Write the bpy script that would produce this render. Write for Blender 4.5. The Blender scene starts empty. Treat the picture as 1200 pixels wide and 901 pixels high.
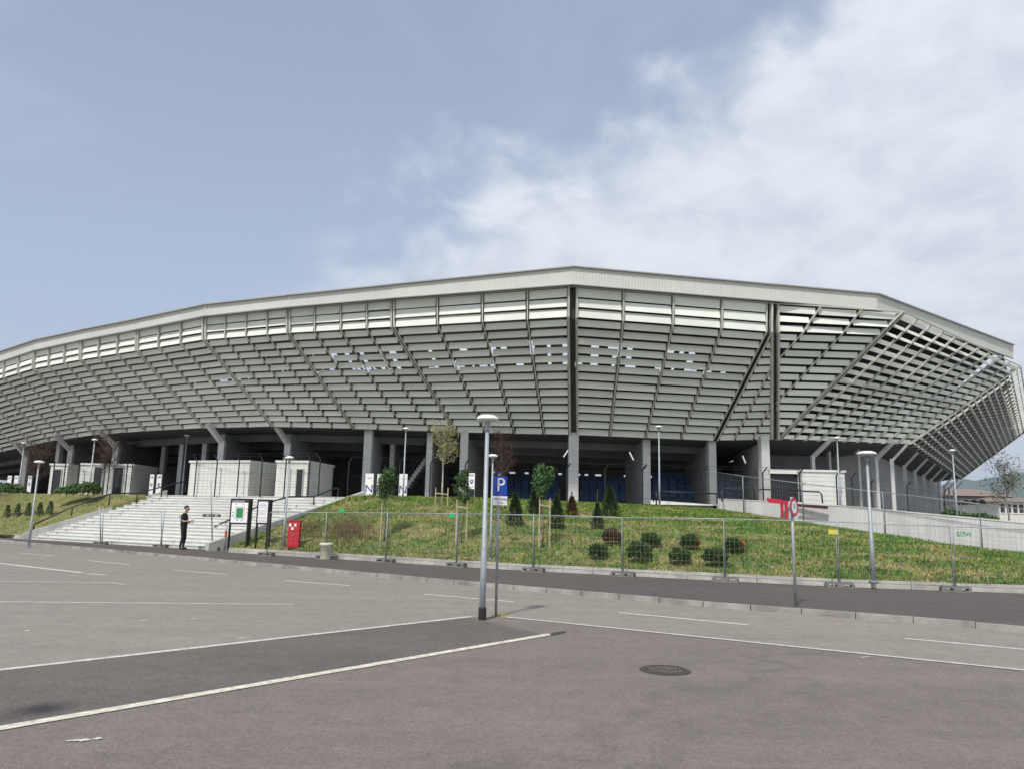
import bpy, bmesh, math, random
from mathutils import Vector, Matrix, noise as mnoise
from mathutils.bvhtree import BVHTree
random.seed(11)
R = math.radians
S = bpy.context.scene
C = S.collection

# ---------------------------------------------------------------- camera
F_PX = 910.0
CAM = Vector((0, 0, 1.75))
PITCH, ROLL = math.atan(157.5 / 910), 0.022
fwd = Vector((0, math.cos(PITCH), math.sin(PITCH)))
r0, u0 = Vector((1, 0, 0)), Vector((0, -math.sin(PITCH), math.cos(PITCH)))
rgt = r0 * math.cos(ROLL) + u0 * math.sin(ROLL)
upv = u0 * math.cos(ROLL) - r0 * math.sin(ROLL)
cam = bpy.data.cameras.new('camera')
cam.sensor_width = 36
cam.lens = F_PX / 1200 * 36
cam.clip_start, cam.clip_end = 0.1, 30000
co = bpy.data.objects.new('camera', cam)
C.objects.link(co)
m = Matrix((rgt, upv, -fwd)).transposed().to_4x4()
m.translation = CAM
co.matrix_world = m
S.camera = co

def ray(px, py):
    return (fwd + rgt * ((px - 600) / F_PX) + upv * ((450.5 - py) / F_PX))
def G(px, py, z=0.0):                      # where the line of sight meets the level z
    d = ray(px, py); return CAM + d * ((z - CAM.z) / d.z)
def D(px, py, y):                          # ... the depth y
    d = ray(px, py); return CAM + d * (y / d.y)
def VP(px, py, a, b):                      # ... the upright plane through a and b
    n = Vector((b.y - a.y, a.x - b.x, 0)); d = ray(px, py)
    return CAM + d * ((a - CAM).dot(n) / d.dot(n))
def top_z(base, px, py):                   # height of the line of sight at the depth of base
    d = ray(px, py); return CAM.z + d.z * (base.y / d.y)

# ---------------------------------------------------------------- materials
MATS = {}
def mat(name, col, rough=.7, metal=0, var=.0, scale=3.0, bump=0.0, bscale=40, col2=None, emit=None, coords='Object', spec=.5, stretch=None):
    if name in MATS: return MATS[name]
    m = bpy.data.materials.new(name); m.use_nodes = True
    nt = m.node_tree; N = nt.nodes; L = nt.links
    b = N['Principled BSDF']
    b.inputs['Base Color'].default_value = (*col, 1)
    b.inputs['Roughness'].default_value = rough
    b.inputs['Metallic'].default_value = metal
    b.inputs['Specular IOR Level'].default_value = spec
    g = N.new('ShaderNodeNewGeometry')
    src = g.outputs['Position']
    if stretch:
        mp = N.new('ShaderNodeMapping'); mp.inputs['Scale'].default_value = stretch
        L.new(src, mp.inputs['Vector']); src = mp.outputs['Vector']
    if var or col2:
        n = N.new('ShaderNodeTexNoise'); n.inputs['Scale'].default_value = scale
        n.inputs['Detail'].default_value = 6; n.inputs['Roughness'].default_value = .65
        L.new(src, n.inputs['Vector'])
        cr = N.new('ShaderNodeValToRGB')
        c1 = [max(0, c * (1 - var)) for c in col]; c2 = col2 or [min(1, c * (1 + var)) for c in col]
        cr.color_ramp.elements[0].position = .33; cr.color_ramp.elements[1].position = .67
        cr.color_ramp.elements[0].color = (*c1, 1); cr.color_ramp.elements[1].color = (*c2, 1)
        L.new(n.outputs['Fac'], cr.inputs['Fac']); L.new(cr.outputs['Color'], b.inputs['Base Color'])
    if bump:
        n2 = N.new('ShaderNodeTexNoise'); n2.inputs['Scale'].default_value = bscale
        n2.inputs['Detail'].default_value = 4
        L.new(src, n2.inputs['Vector'])
        bp = N.new('ShaderNodeBump'); bp.inputs['Strength'].default_value = bump; bp.inputs['Distance'].default_value = .02
        L.new(n2.outputs['Fac'], bp.inputs['Height']); L.new(bp.outputs['Normal'], b.inputs['Normal'])
    if emit:
        b.inputs['Emission Color'].default_value = (*emit[:3], 1); b.inputs['Emission Strength'].default_value = emit[3]
    MATS[name] = m
    return m

def asphalt(name, base, warm, speck=.35, big=.18, scale=1.0, streak=None):
    m = bpy.data.materials.new(name); m.use_nodes = True
    nt = m.node_tree; N = nt.nodes; L = nt.links
    b = N['Principled BSDF']; b.inputs['Roughness'].default_value = .85
    b.inputs['Specular IOR Level'].default_value = .35
    g = N.new('ShaderNodeNewGeometry'); pos = g.outputs['Position']
    def nz(sc, det=5, rough=.6, vec=pos):
        n = N.new('ShaderNodeTexNoise'); n.inputs['Scale'].default_value = sc
        n.inputs['Detail'].default_value = det; n.inputs['Roughness'].default_value = rough
        L.new(vec, n.inputs['Vector']); return n.outputs['Fac']
    def mth(op, a, bb):
        x = N.new('ShaderNodeMath'); x.operation = op
        for i, v in enumerate((a, bb)):
            if isinstance(v, (int, float)): x.inputs[i].default_value = v
            else: L.new(v, x.inputs[i])
        return x.outputs[0]
    mp = N.new('ShaderNodeMapping'); mp.inputs['Rotation'].default_value = (0, 0, R(36)); mp.inputs['Scale'].default_value = (.12, 1.3, 1)
    L.new(pos, mp.inputs['Vector'])
    f = mth('ADD', mth('MULTIPLY', nz(.22 * scale, 6), big * 2), 1 - big)
    f = mth('MULTIPLY', f, mth('ADD', mth('MULTIPLY', nz(1.3, 6, .7), .30), .85))
    f = mth('MULTIPLY', f, mth('ADD', mth('MULTIPLY', nz(.9, 5, .6, mp.outputs['Vector']), .34), .83))
    def con(v, lo, hi, a, b_):
        x = N.new('ShaderNodeMapRange'); x.inputs['From Min'].default_value = lo; x.inputs['From Max'].default_value = hi
        x.inputs['To Min'].default_value = a; x.inputs['To Max'].default_value = b_; L.new(v, x.inputs['Value']); return x.outputs[0]
    f = mth('MULTIPLY', f, con(nz(58, 3, .75), .34, .66, 1 - speck, 1 + speck))
    f = mth('MULTIPLY', f, con(nz(17, 4, .75), .36, .64, 1 - speck * .45, 1 + speck * .45))
    f = mth('MULTIPLY', f, con(nz(3.3, 5, .7), .38, .62, .93, 1.06))
    for (ax_, ay_, bx_, by_, wd_, dk) in (streak or ()):
        lx, ly = bx_ - ax_, by_ - ay_; ll = math.hypot(lx, ly)
        dp = N.new('ShaderNodeVectorMath'); dp.operation = 'DOT_PRODUCT'; dp.inputs[1].default_value = (-ly / ll, lx / ll, 0); L.new(pos, dp.inputs[0])
        dd = mth('ADD', dp.outputs['Value'], -(-ly * ax_ + lx * ay_) / ll)
        dd = mth('ADD', dd, con(nz(.45, 4, .6), .3, .7, -.7, .7))
        dd = mth('ABSOLUTE', dd, 0)
        f = mth('MULTIPLY', f, con(mth('ADD', dd, con(nz(2.2, 4, .6), .3, .7, -.12, .12)), 0, wd_, 1 - dk, 1))
    # hairline cracks
    vo = N.new('ShaderNodeTexVoronoi'); vo.feature = 'DISTANCE_TO_EDGE'; vo.inputs['Scale'].default_value = .16
    wv = N.new('ShaderNodeVectorMath'); wv.operation = 'ADD'
    nn = N.new('ShaderNodeTexNoise'); nn.inputs['Scale'].default_value = .8; nn.inputs['Detail'].default_value = 6
    L.new(pos, nn.inputs['Vector']); L.new(pos, wv.inputs[0])
    sc = N.new('ShaderNodeVectorMath'); sc.operation = 'SCALE'; sc.inputs['Scale'].default_value = 2.5
    L.new(nn.outputs['Color'], sc.inputs[0]); L.new(sc.outputs[0], wv.inputs[1]); L.new(wv.outputs[0], vo.inputs['Vector'])
    ck = N.new('ShaderNodeMapRange'); ck.inputs['From Min'].default_value = .0; ck.inputs['From Max'].default_value = .006
    ck.inputs['To Min'].default_value = .88; ck.inputs['To Max'].default_value = 1
    L.new(vo.outputs['Distance'], ck.inputs['Value'])
    f = mth('MULTIPLY', f, ck.outputs[0])
    tint = N.new('ShaderNodeMix'); tint.data_type = 'RGBA'
    tint.inputs[6].default_value = (*base, 1); tint.inputs[7].default_value = (*warm, 1)
    L.new(nz(.35, 4), tint.inputs[0])
    mx = N.new('ShaderNodeVectorMath'); mx.operation = 'SCALE'
    L.new(tint.outputs[2], mx.inputs[0]); L.new(f, mx.inputs['Scale'])
    L.new(mx.outputs[0], b.inputs['Base Color'])
    bp = N.new('ShaderNodeBump'); bp.inputs['Strength'].default_value = .5; bp.inputs['Distance'].default_value = .006
    L.new(nz(90, 3, .7), bp.inputs['Height']); L.new(bp.outputs['Normal'], b.inputs['Normal'])
    MATS[name] = m
    return m

_a, _b, _c, _d, _e, _f = G(620, 890), G(1010, 742), G(640, 900), G(1190, 800), G(860, 850), G(1180, 720)
M_LOT = asphalt('lot_asphalt', (.168, .147, .130), (.190, .164, .142), streak=[(_a.x, _a.y, _b.x, _b.y, .20, .13), (_c.x, _c.y, _d.x, _d.y, .35, .06), (_e.x, _e.y, _f.x, _f.y, .3, .06)])
M_BAY = asphalt('bay_asphalt', (.112, .099, .090), (.146, .127, .112), big=.30)
M_ROAD = asphalt('road_asphalt', (.240, .216, .190), (.252, .224, .194), speck=.25, big=.10)
M_PAVE = asphalt('pavement_asphalt', (.092, .080, .075), (.105, .088, .080), speck=.25, big=.15)
M_PATCH = asphalt('patch_asphalt', (.06, .058, .056), (.07, .065, .06))
def paint(name, col, under):
    m = mat(name, col, .75, var=.2, scale=7, bump=.3, bscale=80)
    nt_ = m.node_tree; b_ = nt_.nodes['Principled BSDF']; src_ = b_.inputs['Base Color'].links[0].from_socket
    g_ = nt_.nodes.new('ShaderNodeNewGeometry'); n_ = nt_.nodes.new('ShaderNodeTexNoise'); n_.inputs['Scale'].default_value = 11
    n_.inputs['Detail'].default_value = 9; n_.inputs['Roughness'].default_value = .82; nt_.links.new(g_.outputs['Position'], n_.inputs['Vector'])
    r_ = nt_.nodes.new('ShaderNodeMapRange'); r_.inputs['From Min'].default_value = .38; r_.inputs['From Max'].default_value = .52; nt_.links.new(n_.outputs['Fac'], r_.inputs['Value'])
    x_ = nt_.nodes.new('ShaderNodeMix'); x_.data_type = 'RGBA'; x_.inputs[6].default_value = (*under, 1)
    nt_.links.new(r_.outputs[0], x_.inputs[0]); nt_.links.new(src_, x_.inputs[7]); nt_.links.new(x_.outputs[2], b_.inputs['Base Color'])
    return m
M_PAINT = paint('road_paint', (.60, .58, .53), (.30, .275, .25))
M_PAINT2 = paint('cream_road_paint', (.66, .62, .51), (.33, .30, .26))
M_KERB = mat('kerb_concrete', (.44, .42, .38), .85, var=.28, scale=1.5, bump=.4, bscale=30)
M_KERB2 = mat('grey_kerb_concrete', (.29, .275, .255), .85, var=.4, scale=1.2, bump=.4, bscale=30)
M_JOINT = mat('kerb_joint', (.08, .075, .07), .9)
M_CONC = mat('concrete', (.42, .42, .41), .85, var=.16, scale=1.4, stretch=(1, 1, .3), bump=.25, bscale=20)
M_CONCW = mat('white_concrete', (.64, .64, .625), .8, var=.11, scale=1.6, stretch=(1, 1, .22), bump=.2, bscale=18)
M_STEP = mat('step_concrete', (.58, .59, .56), .8, var=.10, scale=1.1, bump=.2, bscale=20)
M_COL = mat('column_concrete', (.52, .525, .525), .8, var=.08, scale=1.2, bump=.15, bscale=16)
M_FIN = mat('fin_concrete', (.34, .34, .345), .85, var=.10, scale=.7, bump=.15, bscale=14)
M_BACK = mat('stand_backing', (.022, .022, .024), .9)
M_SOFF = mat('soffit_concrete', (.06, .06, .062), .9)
M_DARK = mat('dark_concrete', (.17, .17, .172), .9, var=.2, scale=.6)
M_PLAT = mat('platform_paving', (.30, .295, .28), .85, var=.12, scale=1.0)
M_LOUV = mat('louvre_sheet', (.735, .76, .70), .5, var=.06, scale=.45, spec=.4)
_n = M_LOUV.node_tree; _g = _n.nodes.new('ShaderNodeNewGeometry'); _mr = _n.nodes.new('ShaderNodeMapRange')
_mr.inputs['To Min'].default_value = .86; _mr.inputs['To Max'].default_value = 1.04; _n.links.new(_g.outputs['Random Per Island'], _mr.inputs['Value'])
_sc = _n.nodes.new('ShaderNodeVectorMath'); _sc.operation = 'SCALE'; _bs = _n.nodes['Principled BSDF']
_from = _bs.inputs['Base Color'].links[0].from_socket; _n.links.new(_from, _sc.inputs[0]); _n.links.new(_mr.outputs[0], _sc.inputs['Scale']); _n.links.new(_sc.outputs[0], _bs.inputs['Base Color'])
M_RIB = mat('rib_steel', (.46, .455, .405), .5, var=.12, scale=2)
M_RIBD = mat('rib_gap_steel', (.05, .05, .05), .8)
M_FASC = mat('fascia_sheet', (.56, .565, .525), .5, var=.05, scale=.5)
M_CAP = mat('roof_cap', (.36, .37, .38), .5)
M_GALV = mat('galvanised_steel', (.31, .345, .37), .5, .2, var=.15, scale=6)
M_GALVD = mat('dull_galvanised_steel', (.30, .32, .33), .5, .4, var=.2, scale=5)
M_LAMPW = mat('lamp_white', (.74, .75, .74), .4)
M_LENS = mat('lamp_lens', (.55, .56, .54), .25)
M_BLACK = mat('black_paint', (.012, .013, .018), .45)
M_RUBBER = mat('black_rubber', (.015, .015, .015), .7)
M_RED = mat('red_paint', (.46, .012, .025), .4, var=.12, scale=4)
M_REDM = mat('magenta_red_paint', (.52, .015, .05), .4, var=.08, scale=4)
M_WHITE = mat('white_paint', (.78, .78, .77), .5)
M_BLUE = mat('blue_sign', (.012, .06, .42), .4)
M_NAVY = mat('navy_print', (.02, .02, .22), .6)
M_BOARD = mat('board_print', (.80, .80, .82), .5)
M_PITCH = mat('pitch_print', (.03, .22, .07), .6)
M_PINK = mat('pink_print', (.62, .35, .40), .6)
M_GREY = mat('grey_print', (.32, .32, .36), .6)
M_GREEN = mat('green_tag', (.01, .42, .14), .5)
M_YEL = mat('yellow_tag', (.62, .55, .05), .5)
M_SEAT = mat('blue_seat', (.04, .12, .31), .5, var=.3, scale=3)
M_BOOTH = mat('booth_cladding', (.62, .63, .595), .6, var=.09, scale=1.3, stretch=(1, 1, .25))
M_SEAM = mat('cladding_seam', (.40, .41, .40), .7)
M_GLASS = mat('dark_glass', (.02, .022, .025), .15)
M_FOOT = mat('foot_concrete', (.17, .165, .155), .9, var=.25, scale=6, bump=.4, bscale=30)
M_SOIL = mat('grass_soil', (.09, .125, .03), .95, scale=1.6, col2=(.23, .19, .08), bump=.9, bscale=14)
M_GRASSG = mat('grass_green', (.08, .185, .02), .8, var=.35, scale=.9)
M_GRASSY = mat('grass_yellow_green', (.185, .235, .035), .8, var=.3, scale=.9)
M_STRAW = mat('grass_straw', (.42, .345, .17), .85, var=.3, scale=1.5)
M_WEED = mat('weed_brown', (.10, .12, .03), .9, scale=1.8, col2=(.20, .105, .06))
M_CONIF = mat('conifer_green', (.035, .075, .026), .85, var=.45, scale=6)
M_CONIFB = mat('conifer_brown', (.10, .062, .028), .85, var=.4, scale=6)
M_BUSH = mat('bush_green', (.062, .11, .028), .85, var=.5, scale=7)
M_BUSHR = mat('bush_reddish', (.115, .07, .035), .85, var=.4, scale=7)
M_ORANGE = mat('orange_leaf', (.42, .13, .035), .8, var=.3, scale=6)
M_LEAF = mat('leaf_green', (.05, .11, .025), .75, var=.45, scale=5)
M_LEAFY = mat('leaf_yellow_green', (.24, .24, .06), .75, var=.35, scale=4)
M_TWIG = mat('reddish_twig', (.10, .062, .045), .9, var=.3, scale=4)
M_BARK = mat('bark', (.15, .12, .09), .9, var=.35, scale=9)
M_BIRCH = mat('pale_bark', (.42, .39, .34), .85, var=.35, scale=9)
M_STAKE = mat('stake_wood', (.42, .35, .23), .85, var=.2, scale=8)
M_SKIN = mat('skin', (.42, .24, .17), .6)
M_CLOTH = mat('black_cloth', (.012, .012, .014), .85, var=.3, scale=12)
M_HAIR = mat('dark_hair', (.010, .008, .007), .6)
M_ROOFB = mat('brown_roof', (.22, .17, .14), .8, var=.15, scale=.4)
M_HOUSE = mat('house_render', (.58, .57, .53), .85, var=.05, scale=.3)
M_MOUNT = mat('mountain_forest', (.045, .075, .05), .95, scale=.003, col2=(.10, .12, .07))
M_GROUND = mat('ground_earth', (.16, .15, .10), .95, var=.3, scale=.05)
M_TUBE = mat('tube_light', (.8, .8, .8), .5, emit=(.9, .95, 1, .35))

# ---------------------------------------------------------------- mesh builder
class MB:
    def __init__(s): s.v, s.f, s.mi = [], [], []; s.m = 0
    def add(s, vs, fs):
        o = len(s.v); s.v += [tuple(x) for x in vs]
        for f in fs: s.f.append(tuple(o + i for i in f)); s.mi.append(s.m)
    def box(s, c, ax, ay, az):
        """box about c with half-axis vectors"""
        c, ax, ay, az = Vector(c), Vector(ax), Vector(ay), Vector(az)
        vs = [c + ax * i + ay * j + az * k for k in (-1, 1) for j in (-1, 1) for i in (-1, 1)]
        s.add(vs, [(0, 2, 3, 1), (4, 5, 7, 6), (0, 1, 5, 4), (2, 6, 7, 3), (0, 4, 6, 2), (1, 3, 7, 5)])
    def abox(s, x0, x1, y0, y1, z0, z1):
        s.box(((x0 + x1) / 2, (y0 + y1) / 2, (z0 + z1) / 2), ((x1 - x0) / 2, 0, 0), (0, (y1 - y0) / 2, 0), (0, 0, (z1 - z0) / 2))
    def hexa(s, q0, q1):
        """solid between two quads"""
        s.add(list(q0) + list(q1), [(3, 2, 1, 0), (4, 5, 6, 7), (0, 1, 5, 4), (1, 2, 6, 5), (2, 3, 7, 6), (3, 0, 4, 7)])
    def bar(s, a, b, w, h=None, up=Vector((0, 0, 1))):
        a, b = Vector(a), Vector(b); d = (b - a)
        if d.length < 1e-6: return
        d.normalize(); h = h or w
        x = d.cross(up)
        if x.length < 1e-4: x = d.cross(Vector((0, 1, 0)))
        x.normalize(); y = x.cross(d).normalized()
        x *= w / 2; y *= h / 2
        s.hexa([a - x - y, a + x - y, a + x + y, a - x + y], [b - x - y, b + x - y, b + x + y, b - x + y])
    def tube(s, pts, rad, n=10, caps=True):
        pts = [Vector(p) for p in pts]
        if not isinstance(rad, (list, tuple)): rad = [rad] * len(pts)
        vs = []; prev = None
        for i, p in enumerate(pts):
            d = (pts[min(i + 1, len(pts) - 1)] - pts[max(i - 1, 0)]).normalized()
            x = prev - d * prev.dot(d) if prev is not None else d.cross(Vector((.13, 1, .07)))
            if x.length < 1e-4: x = d.cross(Vector((1, 0, 0)))
            x.normalize(); prev = x; y = d.cross(x)
            for k in range(n):
                a = 2 * math.pi * k / n
                vs.append(p + (x * math.cos(a) + y * math.sin(a)) * rad[i])
        fs = []
        for i in range(len(pts) - 1):
            for k in range(n):
                k2 = (k + 1) % n
                fs.append((i * n + k, i * n + k2, (i + 1) * n + k2, (i + 1) * n + k))
        if caps:
            fs.append(tuple(range(n))[::-1]); fs.append(tuple((len(pts) - 1) * n + k for k in range(n)))
        s.add(vs, fs)
    def lathe(s, c, prof, n=20):
        """prof: (radius, z) list about the upright through c"""
        c = Vector(c); vs = []; fs = []
        for r, z in prof:
            for k in range(n):
                a = 2 * math.pi * k / n
                vs.append(c + Vector((math.cos(a) * r, math.sin(a) * r, z)))
        for i in range(len(prof) - 1):
            for k in range(n):
                k2 = (k + 1) % n
                fs.append((i * n + k, i * n + k2, (i + 1) * n + k2, (i + 1) * n + k))
        fs.append(tuple(range(n))[::-1]); fs.append(tuple((len(prof) - 1) * n + k for k in range(n)))
        s.add(vs, fs)
    def poly(s, pts): s.add(pts, [tuple(range(len(pts)))])
    def prism(s, pts, z0, z1):
        """plan outline (counter-clockwise) between two heights"""
        n = len(pts); vs = [(p[0], p[1], z0) for p in pts] + [(p[0], p[1], z1) for p in pts]
        s.add(vs, [tuple(range(n))[::-1], tuple(range(n, 2 * n))] + [(i, (i + 1) % n, n + (i + 1) % n, n + i) for i in range(n)])
    def strip(s, a, b):
        n = len(a); s.add(list(a) + list(b), [(i, i + 1, n + i + 1, n + i) for i in range(n - 1)])
    def build(s, name, mats, parent=None, smooth=False):
        me = bpy.data.meshes.new(name); me.from_pydata(s.v, [], s.f)
        if not isinstance(mats, (list, tuple)): mats = [mats]
        for x in mats: me.materials.append(x)
        me.polygons.foreach_set('material_index', s.mi)
        if smooth: me.polygons.foreach_set('use_smooth', [True] * len(me.polygons))
        me.update()
        return link(name, me, parent)
def link(name, me, parent=None):
    o = bpy.data.objects.new(name, me); C.objects.link(o)
    if parent is not None:
        o.parent = parent; o.matrix_parent_inverse = Matrix.Translation(-parent.location) if not any(parent.rotation_euler) else parent.matrix_basis.inverted()
    return o
def tag(o, label=None, cat=None, group=None, kind=None):
    for k, v in (('label', label), ('category', cat), ('group', group), ('kind', kind)):
        if v: o[k] = v
    return o
def thing(name, loc, label, cat, group=None):
    o = bpy.data.objects.new(name, None); C.objects.link(o)
    o.location = loc; o.empty_display_size = .2
    return tag(o, label, cat, group)
def struct(o): return tag(o, kind='structure')
def text_mesh(body, size, depth=.004):
    cu = bpy.data.curves.new('txt', 'FONT'); cu.body = body; cu.size = size; cu.extrude = depth
    cu.align_x = 'CENTER'; cu.align_y = 'CENTER'
    o = bpy.data.objects.new('txt', cu); C.objects.link(o)
    dg = bpy.context.evaluated_depsgraph_get()
    me = bpy.data.meshes.new_from_object(o.evaluated_get(dg))
    bpy.data.objects.remove(o); bpy.data.curves.remove(cu)
    return me
def lettering(name, body, size, c, xa, na, material, parent):
    """raised letters centred at c, reading along xa, facing na"""
    me = text_mesh(body, size); me.name = name
    me.materials.clear(); me.materials.append(material)
    xa, na = Vector(xa).normalized(), Vector(na).normalized(); ya = na.cross(xa)
    M = Matrix((xa, ya, na)).transposed().to_4x4(); M.translation = Vector(c)
    me.transform(M)
    return link(name, me, parent)
def lerp(a, b, t): return a + (b - a) * t
Z = Vector((0, 0, 1))

# ---------------------------------------------------------------- light and sky
SUN_EL, SHADOW = R(54), Vector((.45, 1, 0)).normalized()
sun = bpy.data.lights.new('sun', 'SUN'); sun.energy = 3.4; sun.angle = R(4); sun.color = (1, .955, .89)
so = bpy.data.objects.new('sun', sun); C.objects.link(so)
ld = Vector((SHADOW.x * math.cos(SUN_EL), SHADOW.y * math.cos(SUN_EL), -math.sin(SUN_EL)))
so.rotation_euler = ld.to_track_quat('-Z', 'Y').to_euler()
W = bpy.data.worlds.new('World'); S.world = W; W.use_nodes = True
nt = W.node_tree; N = nt.nodes; L = nt.links
bg = N['Background']; bg.inputs['Strength'].default_value = .125
sky = N.new('ShaderNodeTexSky'); sky.sky_type = 'NISHITA'; sky.sun_disc = False
sky.sun_elevation = SUN_EL; sky.sun_rotation = math.atan2(-SHADOW.x, -SHADOW.y)
sky.air_density = 1.0; sky.dust_density = 2.2; sky.ozone_density = 1.6; sky.altitude = 200
def vmath(op, a, b=None):
    x = N.new('ShaderNodeVectorMath'); x.operation = op
    for i, v in enumerate((a, b)):
        if v is None: continue
        if isinstance(v, tuple): x.inputs[i].default_value = v
        else: L.new(v, x.inputs[i])
    return x
def wm(op, a, b=0.0, clamp=False):
    x = N.new('ShaderNodeMath'); x.operation = op; x.use_clamp = clamp
    for i, v in enumerate((a, b)):
        if isinstance(v, (int, float)): x.inputs[i].default_value = v
        else: L.new(v, x.inputs[i])
    return x.outputs[0]
def smooth(v, a, b, t0=0., t1=1.):
    x = N.new('ShaderNodeMapRange'); x.interpolation_type = 'SMOOTHSTEP'
    for k, w in (('From Min', a), ('From Max', b), ('To Min', t0), ('To Max', t1)): x.inputs[k].default_value = w
    L.new(v, x.inputs['Value']); return x.outputs[0]
tc = N.new('ShaderNodeTexCoord'); dirv = tc.outputs['Generated']
sep = N.new('ShaderNodeSeparateXYZ'); L.new(dirv, sep.inputs[0])
dx, dy, dz = sep.outputs
den = wm('ADD', wm('MAXIMUM', dz, 0.0), .28)
flat = N.new('ShaderNodeCombineXYZ'); L.new(wm('DIVIDE', dx, den), flat.inputs[0]); L.new(wm('DIVIDE', dy, den), flat.inputs[1])
def cn(scale, det, rough, dist=0., off=(0, 0, 0)):
    mp = N.new('ShaderNodeMapping'); mp.inputs['Location'].default_value = off; mp.inputs['Scale'].default_value = (scale, scale * .9, scale)
    L.new(flat.outputs[0], mp.inputs[0])
    n = N.new('ShaderNodeTexNoise'); n.inputs['Scale'].default_value = 1; n.inputs['Detail'].default_value = det
    n.inputs['Roughness'].default_value = rough; n.inputs['Distortion'].default_value = dist
    L.new(mp.outputs[0], n.inputs['Vector']); return n.outputs['Fac']
big, fine = cn(2.2, 6, .50, .2, (3.1, 7.7, 0)), cn(7.5, 8, .56, .3, (1.3, 2.2, 0))
q = vmath('DOT_PRODUCT', dirv, (.60, .53, -1.0)).outputs['Value']
q2 = wm('ADD', wm('ADD', q, wm('MULTIPLY', wm('SUBTRACT', big, .5), .55)), wm('MULTIPLY', wm('SUBTRACT', fine, .5), .34))
edge = smooth(q2, -.05, .15)
lat = smooth(wm('ADD', dx, wm('MULTIPLY', wm('SUBTRACT', big, .5), .25)), -.42, .02)
body_ = smooth(wm('ADD', wm('MULTIPLY', big, .5), wm('MULTIPLY', fine, .5)), .30, .55, .86, 1.)
cl = wm('MULTIPLY', wm('MULTIPLY', edge, lat), body_)
wisp = wm('MULTIPLY', smooth(cn(1.6, 7, .6, .8, (9.3, 4.1, 0)), .52, .75), .16)
cl = wm('MAXIMUM', cl, wisp, True)
cl = wm('MULTIPLY', cl, smooth(dz, -.02, .06))
ccol = N.new('ShaderNodeMix'); ccol.data_type = 'RGBA'
ccol.inputs[6].default_value = (5.0, 5.35, 6.1, 1); ccol.inputs[7].default_value = (6.1, 6.42, 6.95, 1)
L.new(smooth(wm('ADD', wm('MULTIPLY', big, .45), wm('MULTIPLY', fine, .55)), .38, .62), ccol.inputs[0])
hz = N.new('ShaderNodeMix'); hz.data_type = 'RGBA'; hz.inputs[0].default_value = .8
L.new(sky.outputs[0], hz.inputs[6])
air = N.new('ShaderNodeMix'); air.data_type = 'RGBA'
air.inputs[6].default_value = (4.1, 4.85, 6.1, 1); air.inputs[7].default_value = (2.5, 2.95, 4.1, 1)
L.new(smooth(wm('SUBTRACT', dz, wm('MULTIPLY', dx, .12)), .08, .75), air.inputs[0]); L.new(air.outputs[2], hz.inputs[7])
mixc = N.new('ShaderNodeMix'); mixc.data_type = 'RGBA'
L.new(cl, mixc.inputs[0]); L.new(hz.outputs[2], mixc.inputs[6]); L.new(ccol.outputs[2], mixc.inputs[7])
fill_glow = N.new('ShaderNodeMix'); fill_glow.data_type = 'RGBA'; fill_glow.inputs[7].default_value = (7.6, 7.8, 7.9, 1)   # bright glow added to the unseen sky behind the camera, lights the shaded facade
L.new(wm('MULTIPLY', smooth(wm('SUBTRACT', wm('MULTIPLY', dy, -1.0), wm('MULTIPLY', dx, .25)), .05, .6), wm('ADD', wm('MULTIPLY', big, .5), .5), True), fill_glow.inputs[0])
L.new(mixc.outputs[2], fill_glow.inputs[6]); L.new(fill_glow.outputs[2], bg.inputs['Color'])
S.view_settings.view_transform = 'Standard'; S.view_settings.look = 'None'
S.view_settings.exposure = .14; S.view_settings.gamma = 1

# ---------------------------------------------------------------- ground, road, pavement
g = MB(); g.poly([(-4000, -1000, -.02), (7400, -1000, -.02), (7400, 7700, -.02), (-4000, 7700, -.02)])
struct(g.build('ground', M_GROUND))
def interp(poly, n):
    """resample a polyline evenly"""
    d = [0]
    for a, b in zip(poly, poly[1:]): d.append(d[-1] + (b - a).length)
    out = []
    for i in range(n):
        t = d[-1] * i / (n - 1); k = 0
        while k < len(d) - 2 and t > d[k + 1]: k += 1
        out.append(lerp(poly[k], poly[k + 1], (t - d[k]) / max(1e-9, d[k + 1] - d[k])))
    return out
def smooth_line(poly, it=3):
    for _ in range(it):
        q = [poly[0]]
        for a, b in zip(poly, poly[1:]): q += [lerp(a, b, .25), lerp(a, b, .75)]
        poly = q + [poly[-1]]
    return poly
KERB = smooth_line([Vector((-120, 120, 0)), Vector((-60, 72, 0))] + [G(x, y, .0) for x, y in
        ((0, 634.5), (150, 648), (300, 662), (450, 676.5), (600, 690), (700, 699), (830, 710.5), (1000, 723.5), (1200, 740))] + [Vector((14, 9.7, 0)), Vector((30, -5, 0))])
KERB = interp(KERB, 160)
BANKK = smooth_line([Vector((-120, 138, 0)), Vector((-62, 83, 0))] + [G(x, y, .1) for x, y in
        ((0, 627), (33, 632.5), (255, 645.5), (350, 651.5), (450, 657.5), (600, 667), (750, 674.5), (900, 682.5), (1000, 687.5), (1200, 694))] + [Vector((26, 18, 0)), Vector((60, -8, 0))], 2)
BANKK = interp(BANKK, 160)
lot = MB(); lot.poly([(-160, -40, .0), (60, -40, .0), (60, -20, .0)] + [(p.x, p.y, 0.0) for p in KERB[::-1]] + [(-160, 120, 0)])
struct(lot.build('parking_lot', M_LOT))
EDGE = [G(1700, 835), G(1200, 786), G(900, 755), G(600, 724), G(560, 722.5)]
road = MB(); road.poly([(p.x, p.y, .004) for p in KERB] + [(28, -8, .004)] + [(p.x, p.y, .004) for p in EDGE] + [(*G(0, 785.5).xy, .004), (*G(-500, 841).xy, .004), (-110, 30, .004), (-140, 110, .004)])
struct(road.build('road', M_ROAD))
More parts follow.
